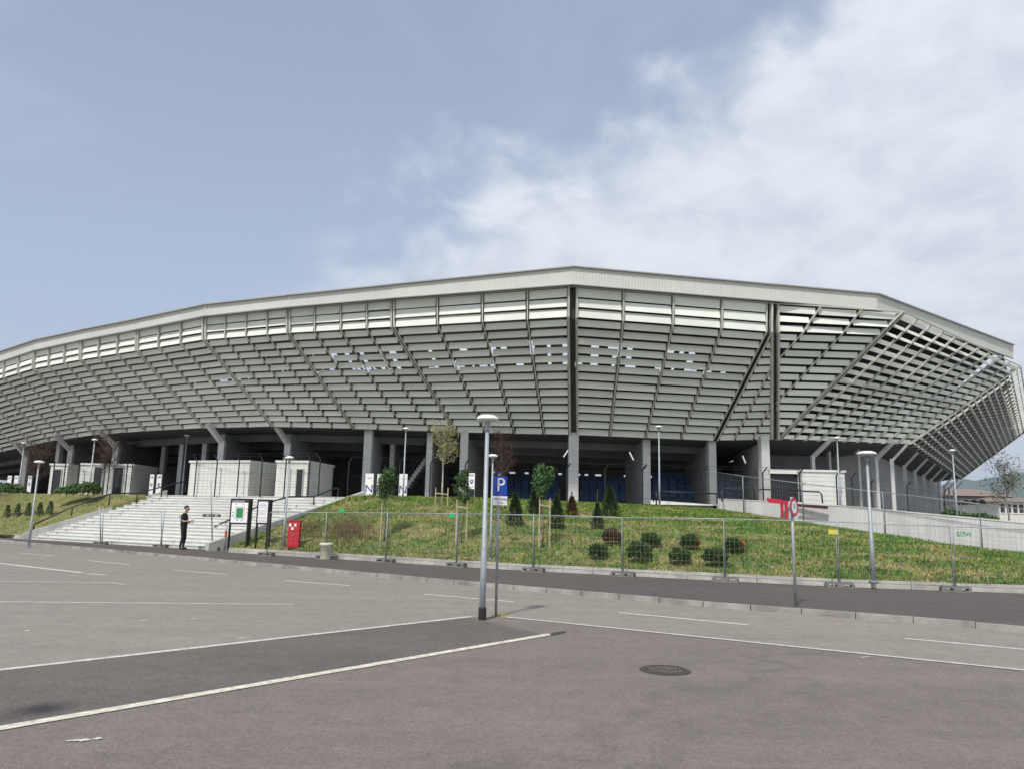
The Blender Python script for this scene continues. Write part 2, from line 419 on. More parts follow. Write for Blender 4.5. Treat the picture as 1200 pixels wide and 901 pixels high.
bay = MB(); a, b, c_, d_ = G(-400, 829), G(553, 724), G(640, 744), G(-300, 905)
bay.poly([(p.x, p.y, .004) for p in (a, d_, c_, b)])
struct(bay.build('parking_bay', M_BAY))
pv = MB(); pv.strip([(p.x, p.y, .1) for p in KERB], [(p.x, p.y + (1.2 if -28 < p.x < -13.5 else 0), .1) for p in BANKK]); struct(pv.build('pavement', M_PAVE))

PZ = 2.72
A0, B0 = G(35, 631.5, .1), G(248, 644, .1)           # foot of the stairs
A1, B1 = Vector((-21.2, 47.4, PZ)), Vector((-8.3, 41.9, PZ))   # head of the stairs

def kerb_mesh(name, line, z0, z1, w, material, side, seg=1.0, joint=.02):
    """kerb stones along a line, butted with open joints"""
    d = 0; L_ = sum((b - a).length for a, b in zip(line, line[1:]))
    n = int(L_ / seg); pts = interp(line, n + 1); k = MB()
    for a, b in zip(pts, pts[1:]):
        t = (b - a).normalized(); nrm = Vector((-t.y, t.x, 0)) * side
        a2, b2 = a + t * joint / 2, b - t * joint / 2
        j = random.uniform(-.006, .006); jn = nrm * random.uniform(-.006, .006)
        q0 = [Vector((p.x, p.y, z0)) for p in (a2 + jn, b2 + jn, b2 + nrm * w, a2 + nrm * w)]
        q1 = [Vector((p.x, p.y, z1 + j)) for p in (a2 + jn + nrm * .012, b2 + jn + nrm * .012, b2 + nrm * w, a2 + nrm * w)]
        if side < 0: q0.reverse(); q1.reverse()
        k.hexa(q0, q1)
    return struct(k.build(name, material))
kerb_mesh('road_kerb', KERB, -.02, .112, .16, M_KERB2, -1)
kerb_mesh('bank_kerb', [p for p in BANKK if p.x > B0.x + .55], .05, .30, .18, M_KERB, -1, joint=.012)
kerb_mesh('bank_kerb', [p for p in BANKK if p.x < A0.x - .3], .05, .30, .18, M_KERB, -1, joint=.012)

def stripe(name, p, q, w, material=M_PAINT, z=.008, wear=0):
    a, b = G(*p), G(*q); t = (b - a).normalized(); nrm = Vector((-t.y, t.x, 0)) * w / 2
    mb = MB(); n = max(2, int((b - a).length / .25)); A, B = [], []
    for i in range(n + 1):
        c = lerp(a, b, i / n)
        A.append(c + nrm * (1 + random.uniform(-.05, .05)) + Z * z); B.append(c - nrm * (1 + random.uniform(-.05, .05)) + Z * z)
    mb.strip(B, A); return struct(mb.build(name, material))
stripe('parking_line_marking', (-200, 888), (645, 743), .145, M_PAINT2)
stripe('parking_line_marking', (-300, 819), (553, 722.3), .115)
stripe('road_edge_marking', (585, 722), (1500, 816), .10)
for p, q in (((725, 717.5), (876, 732)), ((1060, 748), (1235, 764)), ((497, 696), (602, 705)), ((333, 680), (410, 686)), ((203, 667.5), (267, 673)), ((103, 656.5), (152, 661.5)), ((22, 647.5), (63, 651))):
    stripe('road_dash_marking', p, q, .12)
stripe('parking_line_marking', (-60, 653), (97, 671), .2); stripe('parking_line_marking', (103, 672), (123, 673.5), .18)
stripe('parking_line_marking', (-60, 680.5), (130, 682.5), .09); stripe('parking_line_marking', (130, 682.5), (147, 684.5), .09)
stripe('parking_line_marking', (-60, 704.5), (345, 708), .09)
for k, (x, y, w) in enumerate(((168, 727, 5), (228, 724.5, 9), (282, 747.5, 14), (292, 745.5, 8), (32, 739, 4), (92, 868, 30), (114, 866, 12), (1165, 781, 6), (1015, 770, 12))):
    a = G(x - w / 2, y + .6); b = G(x + w / 2, y - .4); t = (b - a); n_ = Vector((-t.y, t.x, 0)).normalized()
    mb = MB(); top, bot = [], []
    for i in range(9):
        c = lerp(a, b, i / 8) + Z * .008; h = .05 * math.sin(math.pi * min(1, max(0, (i + .3) / 8.6))) * random.uniform(.4, 1.3)
        top.append(c + n_ * h); bot.append(c - n_ * h * random.uniform(.3, 1))
    mb.strip(bot, top); struct(mb.build('chalk_mark_marking', M_PAINT))
pt = MB(); pts = [G(646, 744.6), G(655, 742.6), G(664, 740.5), G(660, 739.6), G(650, 741), G(644, 743)]
pt.poly([p + Z * .0085 for p in pts]); struct(pt.build('asphalt_patch', M_PATCH))

# ---------------------------------------------------------------- bank, stairs, platform
NST = 17
edge_r = [G(425, 580.5, PZ), G(560, 583.3, PZ), G(671, 588, PZ - .03), G(760, 592, PZ - .08), G(840, 596.8, 2.5)]
WL0, WL1 = edge_r[-1].copy(), Vector((19.9, 29.6, 0))   # line of the white ramp wall
WL2 = WL0 + (WL1 - WL0) * 1.7
wall_low = [VP(x, y, WL0, WL1) for x, y in ((840, 596.8), (900, 606.5), (940, 613), (1000, 626), (1060, 633.5), (1120, 641.5), (1200, 653))]
wall_low.append(lerp(wall_low[-2], wall_low[-1], 5)); 
wall_top = [VP(x, y, WL0, WL1) for x, y in ((840, 584.5), (900, 587.5), (940, 590), (1000, 594), (1060, 600), (1120, 605.5), (1200, 613))]
wall_top.append(lerp(wall_top[-2], wall_top[-1], 5))
# sloped grass bank right of the stairs
low = [p for p in BANKK if p.x > B0.x + .6 and p.y > 12]
low = interp([Vector((p.x, p.y, .28)) + Vector((.1, .16, 0)) for p in low], 90)
wing = [lerp(Vector((B0.x + .75, B0.y + .2, .28)), Vector((B1.x + .2, B1.y - 1.9, PZ)), t) for t in (0, .25, .5, .75, 1)]
hi = interp(wing, 26) + interp(edge_r, 40)[1:] + interp([w_ + Vector((-.35, -.85, -.03)) for w_ in wall_low], 26)[1:]
hi = interp(hi, 90)
def bank_mesh(low, hi, name, rows=22, skirt=0):
    n = len(low); vs = []; fs = []
    for j in range(rows + 1):
        t = j / rows
        for i in range(n):
            p = lerp(low[i], hi[i], t); ex = 1.35 - .35 * min(1, max(0, (i / n - .6) / .38)) * skirt; zz = low[i].z + (hi[i].z - low[i].z) * (1 - (1 - t) ** ex)
            amp = .07 * math.sin(math.pi * t) * min(1, (n - 1 - i) / 4, i / 3)
            p = Vector((p.x, p.y, zz + amp * (mnoise.noise(Vector((p.x * .5, p.y * .5, 3))) + .5 * mnoise.noise(Vector((p.x * 1.7, p.y * 1.7, 9))))))
            vs.append(p)
    for j in range(rows):
        for i in range(n - 1):
            fs.append((j * n + i, j * n + i + 1, (j + 1) * n + i + 1, (j + 1) * n + i))
    mb = MB(); mb.add(vs, fs)
    for i in (0, n - 1):
        A = [vs[j * n + i] for j in range(rows + 1)]; mb.strip(A, [Vector((p.x, p.y, -.1)) for p in A])
    o = struct(mb.build(name, M_SOIL, smooth=True))
    return o, BVHTree.FromPolygons(vs, fs), vs, fs
bankR, bvhR, bvR, bfR = bank_mesh(low, hi, 'grass_bank')
lowL = [Vector((-118, 139, .28)), Vector((-62, 84, .28)), G(0, 626, .28), A0 + Vector((-.35, .35, .18))]
hiL = [Vector((-100, 130, PZ)), Vector((-60, 78, PZ)), Vector((-37, 53.5, PZ)), Vector((A1.x - .45, A1.y - .6, PZ))]
bankL, bvhL, bvL, bfL = bank_mesh(interp(lowL, 50), interp(hiL, 50), 'grass_bank', 16, 1)
def bank(px, py):
    for bv in (bvhR, bvhL):
        h = bv.ray_cast(CAM, ray(px, py).normalized())
        if h[0] is not None: return h[0]
    return G(px, py, .3)

pl = MB()
edge = [Vector((-150, 185, PZ)), Vector((-100, 130, PZ)), Vector((-60, 78, PZ)), Vector((-37, 53.5, PZ)), A1, B1] + edge_r
inner = [Vector((24, 46.0, 2.5)), Vector((47, 80, 2.5)), Vector((60, 100, 2.5)), Vector((60, 210, 2.5)), Vector((-150, 210, PZ))]
pl.poly([Vector((p.x, p.y, PZ - .004 if p.y > 60 else PZ - .003)) for p in edge] + inner)
struct(pl.build('platform', M_PLAT))
# yard behind the ramp wall, falling away to the right
yd = MB(); WT = wall_top
yd.strip([Vector((24, 46.0, 2.49)), Vector((35, 62, 2.45)), Vector((47, 80, 2.3)), Vector((75, 120, 1.9)), Vector((160, 210, 1.6))][::-1],
         [w_ + Vector((.12, .2, -.3)) for w_ in (WT[0], WT[3], WT[5], WT[6], WT[7])][::-1])
struct(yd.build('side_yard', M_PLAT))
# ramp path along the wall
rp = MB(); rp.strip([w_ + Vector((-.42, -.95, .0)) for w_ in wall_low[:-1]], [w_ + Vector((.02, .03, .02)) for w_ in wall_low[:-1]])
struct(rp.build('ramp_path', M_PAVE))

# outdoor staircase
st = thing('outdoor_staircase', lerp(A0, B0, .5), 'broad pale concrete staircase rising to the stadium platform', 'staircase')
sm = MB()
for k in range(NST):
    t0, t1 = k / NST, (k + 1) / NST
    a0, b0, a1, b1 = lerp(A0, A1, t0), lerp(B0, B1, t0), lerp(A0, A1, t1), lerp(B0, B1, t1)
    zt = lerp(.1, PZ, t1) + (.0 if k < NST - 1 else .003)
    q0 = [Vector((p.x, p.y, -.05)) for p in (a0, b0, b1, a1)]; q1 = [Vector((p.x, p.y, zt)) for p in (a0, b0, b1, a1)]
    sm.hexa(q0, q1)
sm.build('steps', M_STEP, st)
nz_ = MB()
for k in range(NST):
    t0 = k / NST; a0, b0 = lerp(A0, A1, t0), lerp(B0, B1, t0); zt = lerp(.1, PZ, (k + 1) / NST)
    n_ = Vector((b0.y - a0.y, a0.x - b0.x, 0)).normalized() * .012
    nz_.bar(a0 + n_ + Vector((0, 0, zt - a0.z - .028)), b0 + n_ + Vector((0, 0, zt - b0.z - .028)), .02, .045)
nz_.build('nosing', M_CONC, st)
for (p0, p1, sg) in ((A0, A1, -1), (B0, B1, 1)):
    w = MB(); d = Vector((p1.x - p0.x, p1.y - p0.y, 0)).normalized(); nr = Vector((d.y, -d.x, 0)) * sg
    e0 = p0 - d * .35; e1 = p1 + d * .5
    q0 = [Vector((p.x, p.y, -.05)) for p in (e0 + nr * .02, e1 + nr * .02, e1 + nr * .34, e0 + nr * .34)]
    q1 = [Vector((p.x, p.y, z)) for p, z in ((e0 + nr * .02, .42), (e1 + nr * .02, PZ + .33), (e1 + nr * .34, PZ + .33), (e0 + nr * .34, .42))]
    if sg < 0: q0.reverse(); q1.reverse()
    w.hexa(q0, q1); w.build('wing_wall', M_CONC, st)

# white ramp wall
wl = MB()
nrm = Vector((WL1.y - WL0.y, WL0.x - WL1.x, 0)).normalized(); nrm = nrm if nrm.y < 0 else -nrm
for i in range(len(wall_low) - 1):
    a, b, c2, d2 = wall_low[i] - Z * .4, wall_low[i + 1] - Z * .4, wall_top[i + 1], wall_top[i]
    wl.hexa([a, b, c2, d2], [p - nrm * .25 for p in (a, b, c2, d2)])
rw = thing('ramp_wall', wall_low[0], 'long white concrete wall beside the sloping ramp right of the bank', 'wall')
wl.build('wall_body', M_CONCW, rw)
cp = MB()
for i in range(len(wall_top) - 1):
    cp.hexa([wall_top[i] + nrm * .02 + Z * .002, wall_top[i + 1] + nrm * .02 + Z * .002, wall_top[i + 1] - nrm * .27 + Z * .002, wall_top[i] - nrm * .27 + Z * .002],
            [wall_top[i] + nrm * .02 + Z * .05, wall_top[i + 1] + nrm * .02 + Z * .05, wall_top[i + 1] - nrm * .27 + Z * .05, wall_top[i] - nrm * .27 + Z * .05])
cp.build('coping', M_CONCW, rw)
wi = lerp(wall_low[5], wall_top[5], .45)
lettering('wall_marking', 'S/7W', .26, VP(1130, 625.5, WL0, WL1) + nrm * .012, Vector((WL1.x - WL0.x, WL1.y - WL0.y, 0)), nrm, M_GREEN, rw)
# low platform wall left of it
lw = MB(); a, b = edge_r[3], edge_r[4]
a2, b2 = G(770, 584.5, 2.98), None
q = [edge_r[3] + Vector((.2, .35, -.3)), edge_r[4] + Vector((-.1, .35, -.2))]
lw.hexa([q[0], q[1], Vector((q[1].x, q[1].y, 2.78)), Vector((q[0].x, q[0].y, 2.95))], [p + Vector((0, .2, 0)) for p in (q[0], q[1], Vector((q[1].x, q[1].y, 2.78)), Vector((q[0].x, q[0].y, 2.95)))])
tag(lw.build('parapet_wall', M_CONCW), 'low white parapet between the concrete columns and the ramp wall', 'wall')

# ---------------------------------------------------------------- stadium
stad = thing('stadium', (0, 46, PZ), 'large grey stadium with overhanging louvred facade above open concourse', 'stadium')
ZB = 6.8
def station(T, zt, B, gap=.075, ncol=4, fx=None): return dict(T=G(T[0], T[1], zt), B=G(B[0], B[1], ZB), gap=gap, ncol=ncol, px=(T, B))
def raw(T, B, gap=.14, ncol=4): return dict(T=Vector(T), B=Vector(B), gap=gap, ncol=ncol)
ST = [station((-170, 490), 11.5, (-110, 553), ncol=3), station((-110, 467), 11.5, (-50, 541), ncol=3), station((-60, 447), 11.6, (5, 529), ncol=3), station((-10, 429), 11.7, (60, 517), ncol=3),
      station((41, 412), 11.8, (112, 509.5), ncol=3), station((96, 400), 11.9, (172, 505), ncol=3), station((162, 388), 11.9, (240, 501.5), ncol=3),
      station((240, 373), 12.1, (320, 500), ncol=4), station((338, 362.5), 12.6, (415, 502.5), ncol=4), station((460, 352.5), 13.3, (535, 506.5), ncol=4),
      station((671, 336.5), 14.2, (672, 510), gap=.23, ncol=4), station((902, 356), 14.0, (838, 516.5), gap=.15, ncol=0),
      station((907, 356.5), 14.0, (908, 515), gap=.20, ncol=-1), station((1058, 366.5), 13.7, (912, 515.3), gap=.12, ncol=10),
      station((1195, 430), 13.0, (1065, 520.5), gap=.08, ncol=20), raw((56.2, 83.5, 12.7), (46.2, 80, 6.8), ncol=0)]
KT = 3 / 17
for s_ in ST[13:]: s_['flat'] = True
NR = 17
def prof(s, t):
    T, B = s['T'], s['B']
    if s.get('flat'): return lerp(T, B, t)
    K = Vector((lerp(T.x, B.x, .022), lerp(T.y, B.y, .022), T.z - .228 * (T.z - B.z)))
    return lerp(T, K, t / KT) if t < KT else lerp(K, B, (t - KT) / (1 - KT))
def outward(a, b):
    t = Vector((b.x - a.x, b.y - a.y, 0)).normalized(); return t, Vector((t.y, -t.x, 0))
def rib(mb, pts, out, tan, w=.09, d0=-.12, d1=.13):
    for a, b in zip(pts, pts[1:]):
        q0 = [a + tan * sx * w / 2 + out * o for sx, o in ((-1, d1), (1, d1), (1, d0), (-1, d0))]
        q1 = [b + tan * sx * w / 2 + out * o for sx, o in ((-1, d1), (1, d1), (1, d0), (-1, d0))]
        mb.hexa(q0, q1)
TS = [i / NR for i in range(NR + 1)]
RT = [0, KT, 1]
for i in range(len(ST) - 1):
    a, b = ST[i], ST[i + 1]; n = a['ncol']
    pan, ribs, rails = MB(), MB(), MB()
    P = lambda s, t: lerp(prof(a, t), prof(b, t), s)
    tan, out = outward(P(0, .4), P(1, .4))
    Wd = lambda t: (P(1, t) - P(0, t)).length
    for r in range(NR):
        t0, t1 = r / NR, (r + 1) / NR
        off = (.16, -.06, -.06)[r] if r < 3 else .25
        otop = .0 if r else .0
        if n > 0: cells = [(k / n, (k + 1) / n, k / n, (k + 1) / n) for k in range(n)]; cw = Wd(.5) / n
        elif n == 0 and i < len(ST) - 2:      # narrows to a point at the top
            w0 = Wd(1) / 3.2; cw = w0; cells = []
            for k in range(5):
                s = [min(1, k * w0 / max(1e-3, Wd(t0))), min(1, (k + 1) * w0 / max(1e-3, Wd(t0))), min(1, k * w0 / Wd(t1)), min(1, (k + 1) * w0 / Wd(t1))]
                if (s[3] - s[2]) * Wd(t1) > .25: cells.append(s)
        else:                                  # narrows to a point at the bottom
            w0 = Wd(0) / 3.12; cw = w0; cells = []
            for k in range(5):
                s = [1 - min(1, (k + 1) * w0 / max(1e-3, Wd(t0))), 1 - min(1, k * w0 / max(1e-3, Wd(t0))), 1 - min(1, (k + 1) * w0 / max(1e-3, Wd(t1))), 1 - min(1, k * w0 / max(1e-3, Wd(t1)))]
                if (s[1] - s[0]) * Wd(t0) > .25: cells.append(s)
        s_at = lambda v, t, r: v
        for (s0, s1, s2, s3) in cells:
            gp = min(.10, cw * .05)
            tm = (t0 + t1) / 2
            sm0, sm1 = (s0 + s2) / 2, (s1 + s3) / 2
            if n <= 0:
                sm0, sm1 = s_at(sm0, tm, r), s_at(sm1, tm, r)
            p, q_ = P(sm0, tm), P(sm1, tm); ln = (q_ - p).length
            if ln < .3: continue
            e0 = gp + (a['gap'] * .9 if sm0 < 1e-6 else 0); e1 = gp + (b['gap'] * .9 if sm1 > 1 - 1e-6 else 0)
            if ln - e0 - e1 < .15: continue
            d_ = (q_ - p) / ln; p = p + d_ * e0; q_ = q_ - d_ * e1
            dz_ = (P(.5, t0).z - P(.5, t1).z)
            hh = dz_ * (.44 if r < 3 else .447) * (1 if i < 11 else .95 if i == 11 else .86 if i == 12 else .72 if i < 14 else .34)
            tl = (-.02, .045, .05)[r] if r < 3 else -.035
            tl += random.uniform(-.008, .008); rz = random.uniform(-.008, .008)
            vec = Z * hh + out * (-tl)          # from the middle up to the top edge
            p = p + Z * rz
            th = -out * .035
            c4 = [p + vec, q_ + vec, q_ - vec, p - vec]
            pan.hexa(c4, [v + th for v in c4])
    bay_o = pan.build('facade_bay', M_LOUV, stad)
    # slim ribs between the panels of the bay
    if n > 0:
        for k in range(1, n):
            rib(ribs, [P(k / n, t) for t in RT], out, tan, w=.075 if cw > 1.2 else .06)
    elif n == 0 and i < len(ST) - 2:
        for k in range(1, 4):
            ts = [t for t in TS if k * w0 < Wd(t)]
            if len(ts) > 1: rib(ribs, [P(k * w0 / Wd(t), t) for t in ts], out, tan)
    elif n == -1:
        for k in range(1, 4):
            ts = [t for t in TS if k * w0 < Wd(t)]
            if len(ts) > 1: rib(ribs, [P(1 - k * w0 / Wd(t), t) for t in ts], out, tan)
    # double rib at the start of the bay
    for sg in (-1, 1):
        rib(ribs, [prof(a, t) + tan * sg * a['gap'] for t in RT], out, tan, w=.095)
    if i == len(ST) - 2:
        rib(ribs, [prof(b, t) for t in RT], out, tan, w=.4, d0=-1.0)
    ribs.build('rib', M_RIB, bay_o)
    bk = MB()
    rib(bk, [prof(a, t) for t in RT], out, tan, w=a['gap'] * 1.5, d0=-.3, d1=-.18)
    bk.build('rib_backing', M_RIBD, bay_o)
    # rail along the top edge and a pipe halfway down on the receding sides
    rl = MB()
    rl.tube([P(0, 0) + out * .05 + Z * .03, P(1, 0) + out * .05 + Z * .03], .045, 6)
    if i >= 13: rl.tube([P(0, .53) + out * .3, P(1, .53) + out * .3], .06, 6)
    rl.build('rail', M_RIB, bay_o)

# roof edge
topline = [ST[k] for k in range(len(ST)) if k not in (11, 15)]
FPX = [(-170, 474, 487), (-110, 453, 464.5), (-60, 434, 445), (-10, 416.5, 427), (41, 399.5, 410), (96, 387.5, 398), (162, 374.5, 385.5), (240, 358, 370), (338, 347, 359.5),
       (460, 334.5, 349), (671, 313.5, 333), (907, 334.5, 352.5), (1027, 345, 363), (1187, 405, 420)]
FO = [.4] * 11 + [.3, -.7, -1.2]
inw = []
for k, s in enumerate(topline):
    p, q = topline[max(0, k - 1)]['T'], topline[min(len(topline) - 1, k + 1)]['T']
    inw.append(-outward(p, q)[1])
FB, FT = [], []
for k, s in enumerate(topline):
    y = (s['T'] - inw[k] * FO[k]).y
    FB.append(D(FPX[k][0], FPX[k][2], y)); FT.append(D(FPX[k][0], FPX[k][1], y))
for k in range(len(topline) - 1):
    ia, ib = inw[k], inw[k + 1]
    fa, fb = FB[k], FB[k + 1]; ta, tb = FT[k], FT[k + 1]
    mb = MB(); nst = max(2, int((fb - fa).length / .17)); tan, out = outward(fa, fb)
    A, Bt = [], []
    for j in range(nst + 1):                    # folded sheet: shallow upright pleats
        t = j / nst; p, q = lerp(fa, fb, t), lerp(ta, tb, t)
        for dd, o_ in ((-.035, 0.0), (.035, .014)):
            A.append(p + tan * dd + out * o_); Bt.append(q + tan * dd + out * o_)
    mb.strip(A, Bt)
    A2, B2 = [v - out * .06 for v in A], [v - out * .06 for v in Bt]
    mb.strip(B2, A2)
    fo = mb.build('roof_fascia', M_FASC, stad)
    cpm = MB(); cpm.bar(ta + out * .05 + Z * .03, tb + out * .05 + Z * .02, .20, .065); cpm.build('roof_cap', M_CAP, fo)
    sf = MB(); sf.bar(fa + out * .02 - Z * .03, fb + out * .02 - Z * .03, .12, .05); sf.build('drip_edge', M_CAP, fo)
    rf = MB()
    ra, rb = ta + ia * 13 + Z * 3.1, tb + ib * 13 + Z * 3.1
    la, lb = fa + ia * .1 + Z * .12, fb + ib * .1 + Z * .12
    rf.hexa([la, lb, rb - Z * .4, ra - Z * .4], [ta + ia * .1 - Z * .03, tb + ib * .1 - Z * .03, rb, ra])
    rf.build('roof_slab', M_DARK, stad)

# back of the stands behind the louvres, soffit and inner walls
botline = [ST[k] for k in range(len(ST)) if k not in (13,)]
binw = []
for k, s in enumerate(botline):
    p, q = botline[max(0, k - 1)]['B'], botline[min(len(botline) - 1, k + 1)]['B']
    binw.append(-outward(p, q)[1])
binw[-1] = binw[-2]
tDE_ = (ST[15]['B'] - ST[14]['B']).normalized()
for k in range(len(botline) - 1):
    a, b = botline[k], botline[k + 1]; ia, ib = binw[k], binw[k + 1]
    w = MB()
    def back(s_, f):        # a point three metres behind the louvres, f from the top edge to the bottom edge
        p_ = lerp(lerp(a['T'], a['B'], f), lerp(b['T'], b['B'], f), s_); return p_ + lerp(ia, ib, s_) * (lerp(3.0, .9, s_) if k == 12 else .9 if k == 13 else 3.0)
    def block(s0_, s1_, f0, f1, lift0=0., lift1=0.):
        q = [back(s0_, f1) + Z * lift1, back(s1_, f1) + Z * lift1, back(s1_, f0) + Z * lift0, back(s0_, f0) + Z * lift0]
        w.hexa(q, [p_ + ia * .3 for p_ in q])
    if k >= 11:
        block(0, 1, 0, 1, 1.6 if k < 13 else .9, .1)
    else:
        block(0, 1, .44, 1, .0, .1); block(0, 1, 0, .24, .9, 0)
        pos = 0; frac = {8: .82, 9: .72, 10: .76, 7: .90}.get(k, .96)
        while pos < 1:
            wd_ = random.uniform(.008, .05)
            if random.random() < frac: block(pos, min(1, pos + wd_), .235, random.choice((.46, .46, .36, .40)))
            elif random.random() < .5: block(pos, min(1, pos + wd_), .30 + random.uniform(0, .05), .46)
            pos += wd_
    if k == len(botline) - 2:
        e0_, e1_ = b['T'] - tDE_ * .15, b['B'] - tDE_ * .15
        w.hexa([e1_, e1_ + ib * 3.4, e0_ + ib * 3.4, e0_], [p_ - tDE_ * .2 for p_ in (e1_, e1_ + ib * 3.4, e0_ + ib * 3.4, e0_)])
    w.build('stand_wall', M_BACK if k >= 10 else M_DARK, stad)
    sfm = MB()
    din = 14 if k < 12 else 5
    e0, e1 = a['B'] + ia * .35, b['B'] + ib * .35; d0, d1 = a['B'] + ia * din - Z * .6, b['B'] + ib * din - Z * .6
    sfm.hexa([e0 + Z * .02, e1 + Z * .02, d1, d0], [p + Z * .25 for p in (e0 + Z * .02, e1 + Z * .02, d1, d0)])
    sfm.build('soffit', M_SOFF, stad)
    # beams below the soffit
    if k < 11:
        for dd, zz in ((3.2, .28), (6.0, .55), (9.0, .8)):
            bm_ = MB(); bm_.bar(a['B'] + ia * dd - Z * zz, b['B'] + ib * dd - Z * zz, .4, .5)
            bm_.build('ceiling_beam', M_DARK, stad)
    iw = MB(); i0, i1 = a['B'] + ia * (din - .3), b['B'] + ib * (din - .3)
    zlo, zhi = (PZ - .1, 6.3)
    def wallpiece(s0, s1, z0, z1):
        p, q = lerp(i0, i1, s0), lerp(i0, i1, s1); n_ = lerp(ia, ib, .5) * .3
        iw.hexa([Vector((p.x, p.y, z0)), Vector((q.x, q.y, z0)), Vector((q.x, q.y, z1)), Vector((p.x, p.y, z1))],
                [Vector((p.x, p.y, z0)) + n_, Vector((q.x, q.y, z0)) + n_, Vector((q.x, q.y, z1)) + n_, Vector((p.x, p.y, z1)) + n_])
    if k in (9, 10):        # vomitories open into the bowl
        wallpiece(0, 1, PZ - .1, 5.22); wallpiece(0, 1, 5.37, 6.3)
        for s in (0, .08, .16, .30, .36, .46, .52, .57, .70, .76, .86, .93): wallpiece(s, s + random.choice((.03, .05, .06)), 5.21, 5.38)
    else: wallpiece(0, 1, zlo, zhi)
    if k == 12:
        g0_, g1_ = a['B'] + ia * 4.7, a['B'] + ia * 13.9
        iw.hexa([Vector((v.x, v.y, z_)) for v, z_ in ((g0_, PZ - .1), (g1_, PZ - .1), (g1_, 6.3), (g0_, 6.3))], [Vector((v.x + .3, v.y, z_)) for v, z_ in ((g0_, PZ - .1), (g1_, PZ - .1), (g1_, 6.3), (g0_, 6.3))])
    iw.build('back_wall', M_DARK, stad)

# columns: straight ones under the edge in front, cranked ones set back with a strut
def column(base, z1, w, d, toward, name='column', strut=None):
    mb = MB(); t = Vector((-toward.y, toward.x, 0))
    c = Vector((base.x, base.y, (PZ - .1 + z1) / 2))
    mb.box(c, t * w / 2, toward * d / 2, (0, 0, (z1 - PZ + .1) / 2))
    o = mb.build(name, M_COL, stad)
    if strut is not None:
        s = MB(); s.bar(Vector((base.x, base.y, z1 - .14)), strut, w * .8, d * .7); s.build('strut', M_COL, o)
    return o
Fd = Vector((0, -1, 0))
for px, wpx, depth in ((430, 9, 46.6), (459, 5, 49.5), (502.5, 6.5, 47.2), (543, 9, 46.6), (671.5, 11.5, 46.9), (757, 8.5, 48.5), (834, 8.5, 48.6), (896, 9.5, 46.6)):
    b = D(px, 560, depth); column(b, 6.98, wpx * depth / F_PX, .7, Fd)
for px, depth, dx_ in ((335, 47.2, -.5), (257, 47.3, -.55), (238, 52.0, 0), (211, 53, 0), (133, 52.2, -.75), (190, 56, 0), (80, 56.4, -.7), (66, 60, 0), (28, 64, -.4), (953, 48.0, .75), (972, 50.0, 0), (981, 50.3, 0), (1006, 49.4, 0), (1027, 48.6, .65)):
    b = D(px, 560, depth); wd = .36 if dx_ else .28
    if px > 900: wd *= .5
    if dx_: column(b, 6.05, wd, .34, Fd, strut=Vector((b.x + dx_, b.y - 1.1, 6.95)))
    else: column(b, 6.9, wd, .5, Fd)
Dd, Eb = ST[14]['B'], ST[15]['B']
tDE, oDE = outward(Dd, Eb)
for s in (0, 5.5, 11, 16.5, 22, 27.5, 33, 38, 43.5):
    e = Dd + tDE * s; b = e - oDE * 1.0
    column(b, 5.95, .19, .2, oDE, strut=e + Z * .0 - oDE * .1)
# wall behind the side columns
sw = MB(); p, q = Dd - oDE * 2.5 + tDE * 2.0, Eb - oDE * 2.5 + tDE * 9
p0_ = D(940, 560, 51.8)
for p, q in ((p0_, p), (p, q)):
  sw.hexa([Vector((v.x, v.y, PZ - .1)) for v in (p, q, q + Vector((-.1, .3, 0)), p + Vector((-.1, .3, 0)))], [Vector((v.x, v.y, 6.9)) for v in (p, q, q + Vector((-.1, .3, 0)), p + Vector((-.1, .3, 0)))])
sw.build('side_wall', M_FIN, stad)
# concrete fin walls running back between the columns
for (px0, d0, px1, d1, ztop) in ((430, 47.0, 462, 55, 6.6), (459, 49.8, 478, 56, 6.5), (543, 47.0, 566, 56, 6.6), (502.5, 47.6, 531, 56, 6.6), (735, 54, 755, 48.6, 6.7), (804, 56, 832, 49, 6.6), (862, 55, 894, 47, 6.6),
                                 (335, 47.3, 395, 58, 6.6), (257, 48.3, 325, 59, 6.6), (211, 53.2, 245, 60, 6.5), (133, 53.9, 186, 62, 6.5), (80, 57.9, 130, 66, 6.5), (66, 60.5, 92, 68, 6.5), (28, 64.5, 62, 72, 6.5),
                                 (907, 55, 948, 51.5, 6.7)):
    a, b = D(px0, 560, d0), D(px1, 560, d1); t = Vector((b.x - a.x, b.y - a.y, 0)).normalized(); n_ = Vector((-t.y, t.x, 0)) * .13
    mb = MB(); mb.hexa([Vector((v.x, v.y, PZ - .05)) for v in (a - n_, b - n_, b + n_, a + n_)], [Vector((v.x, v.y, ztop)) for v in (a - n_, b - n_, b + n_, a + n_)])
    mb.build('fin_wall', M_FIN, stad)
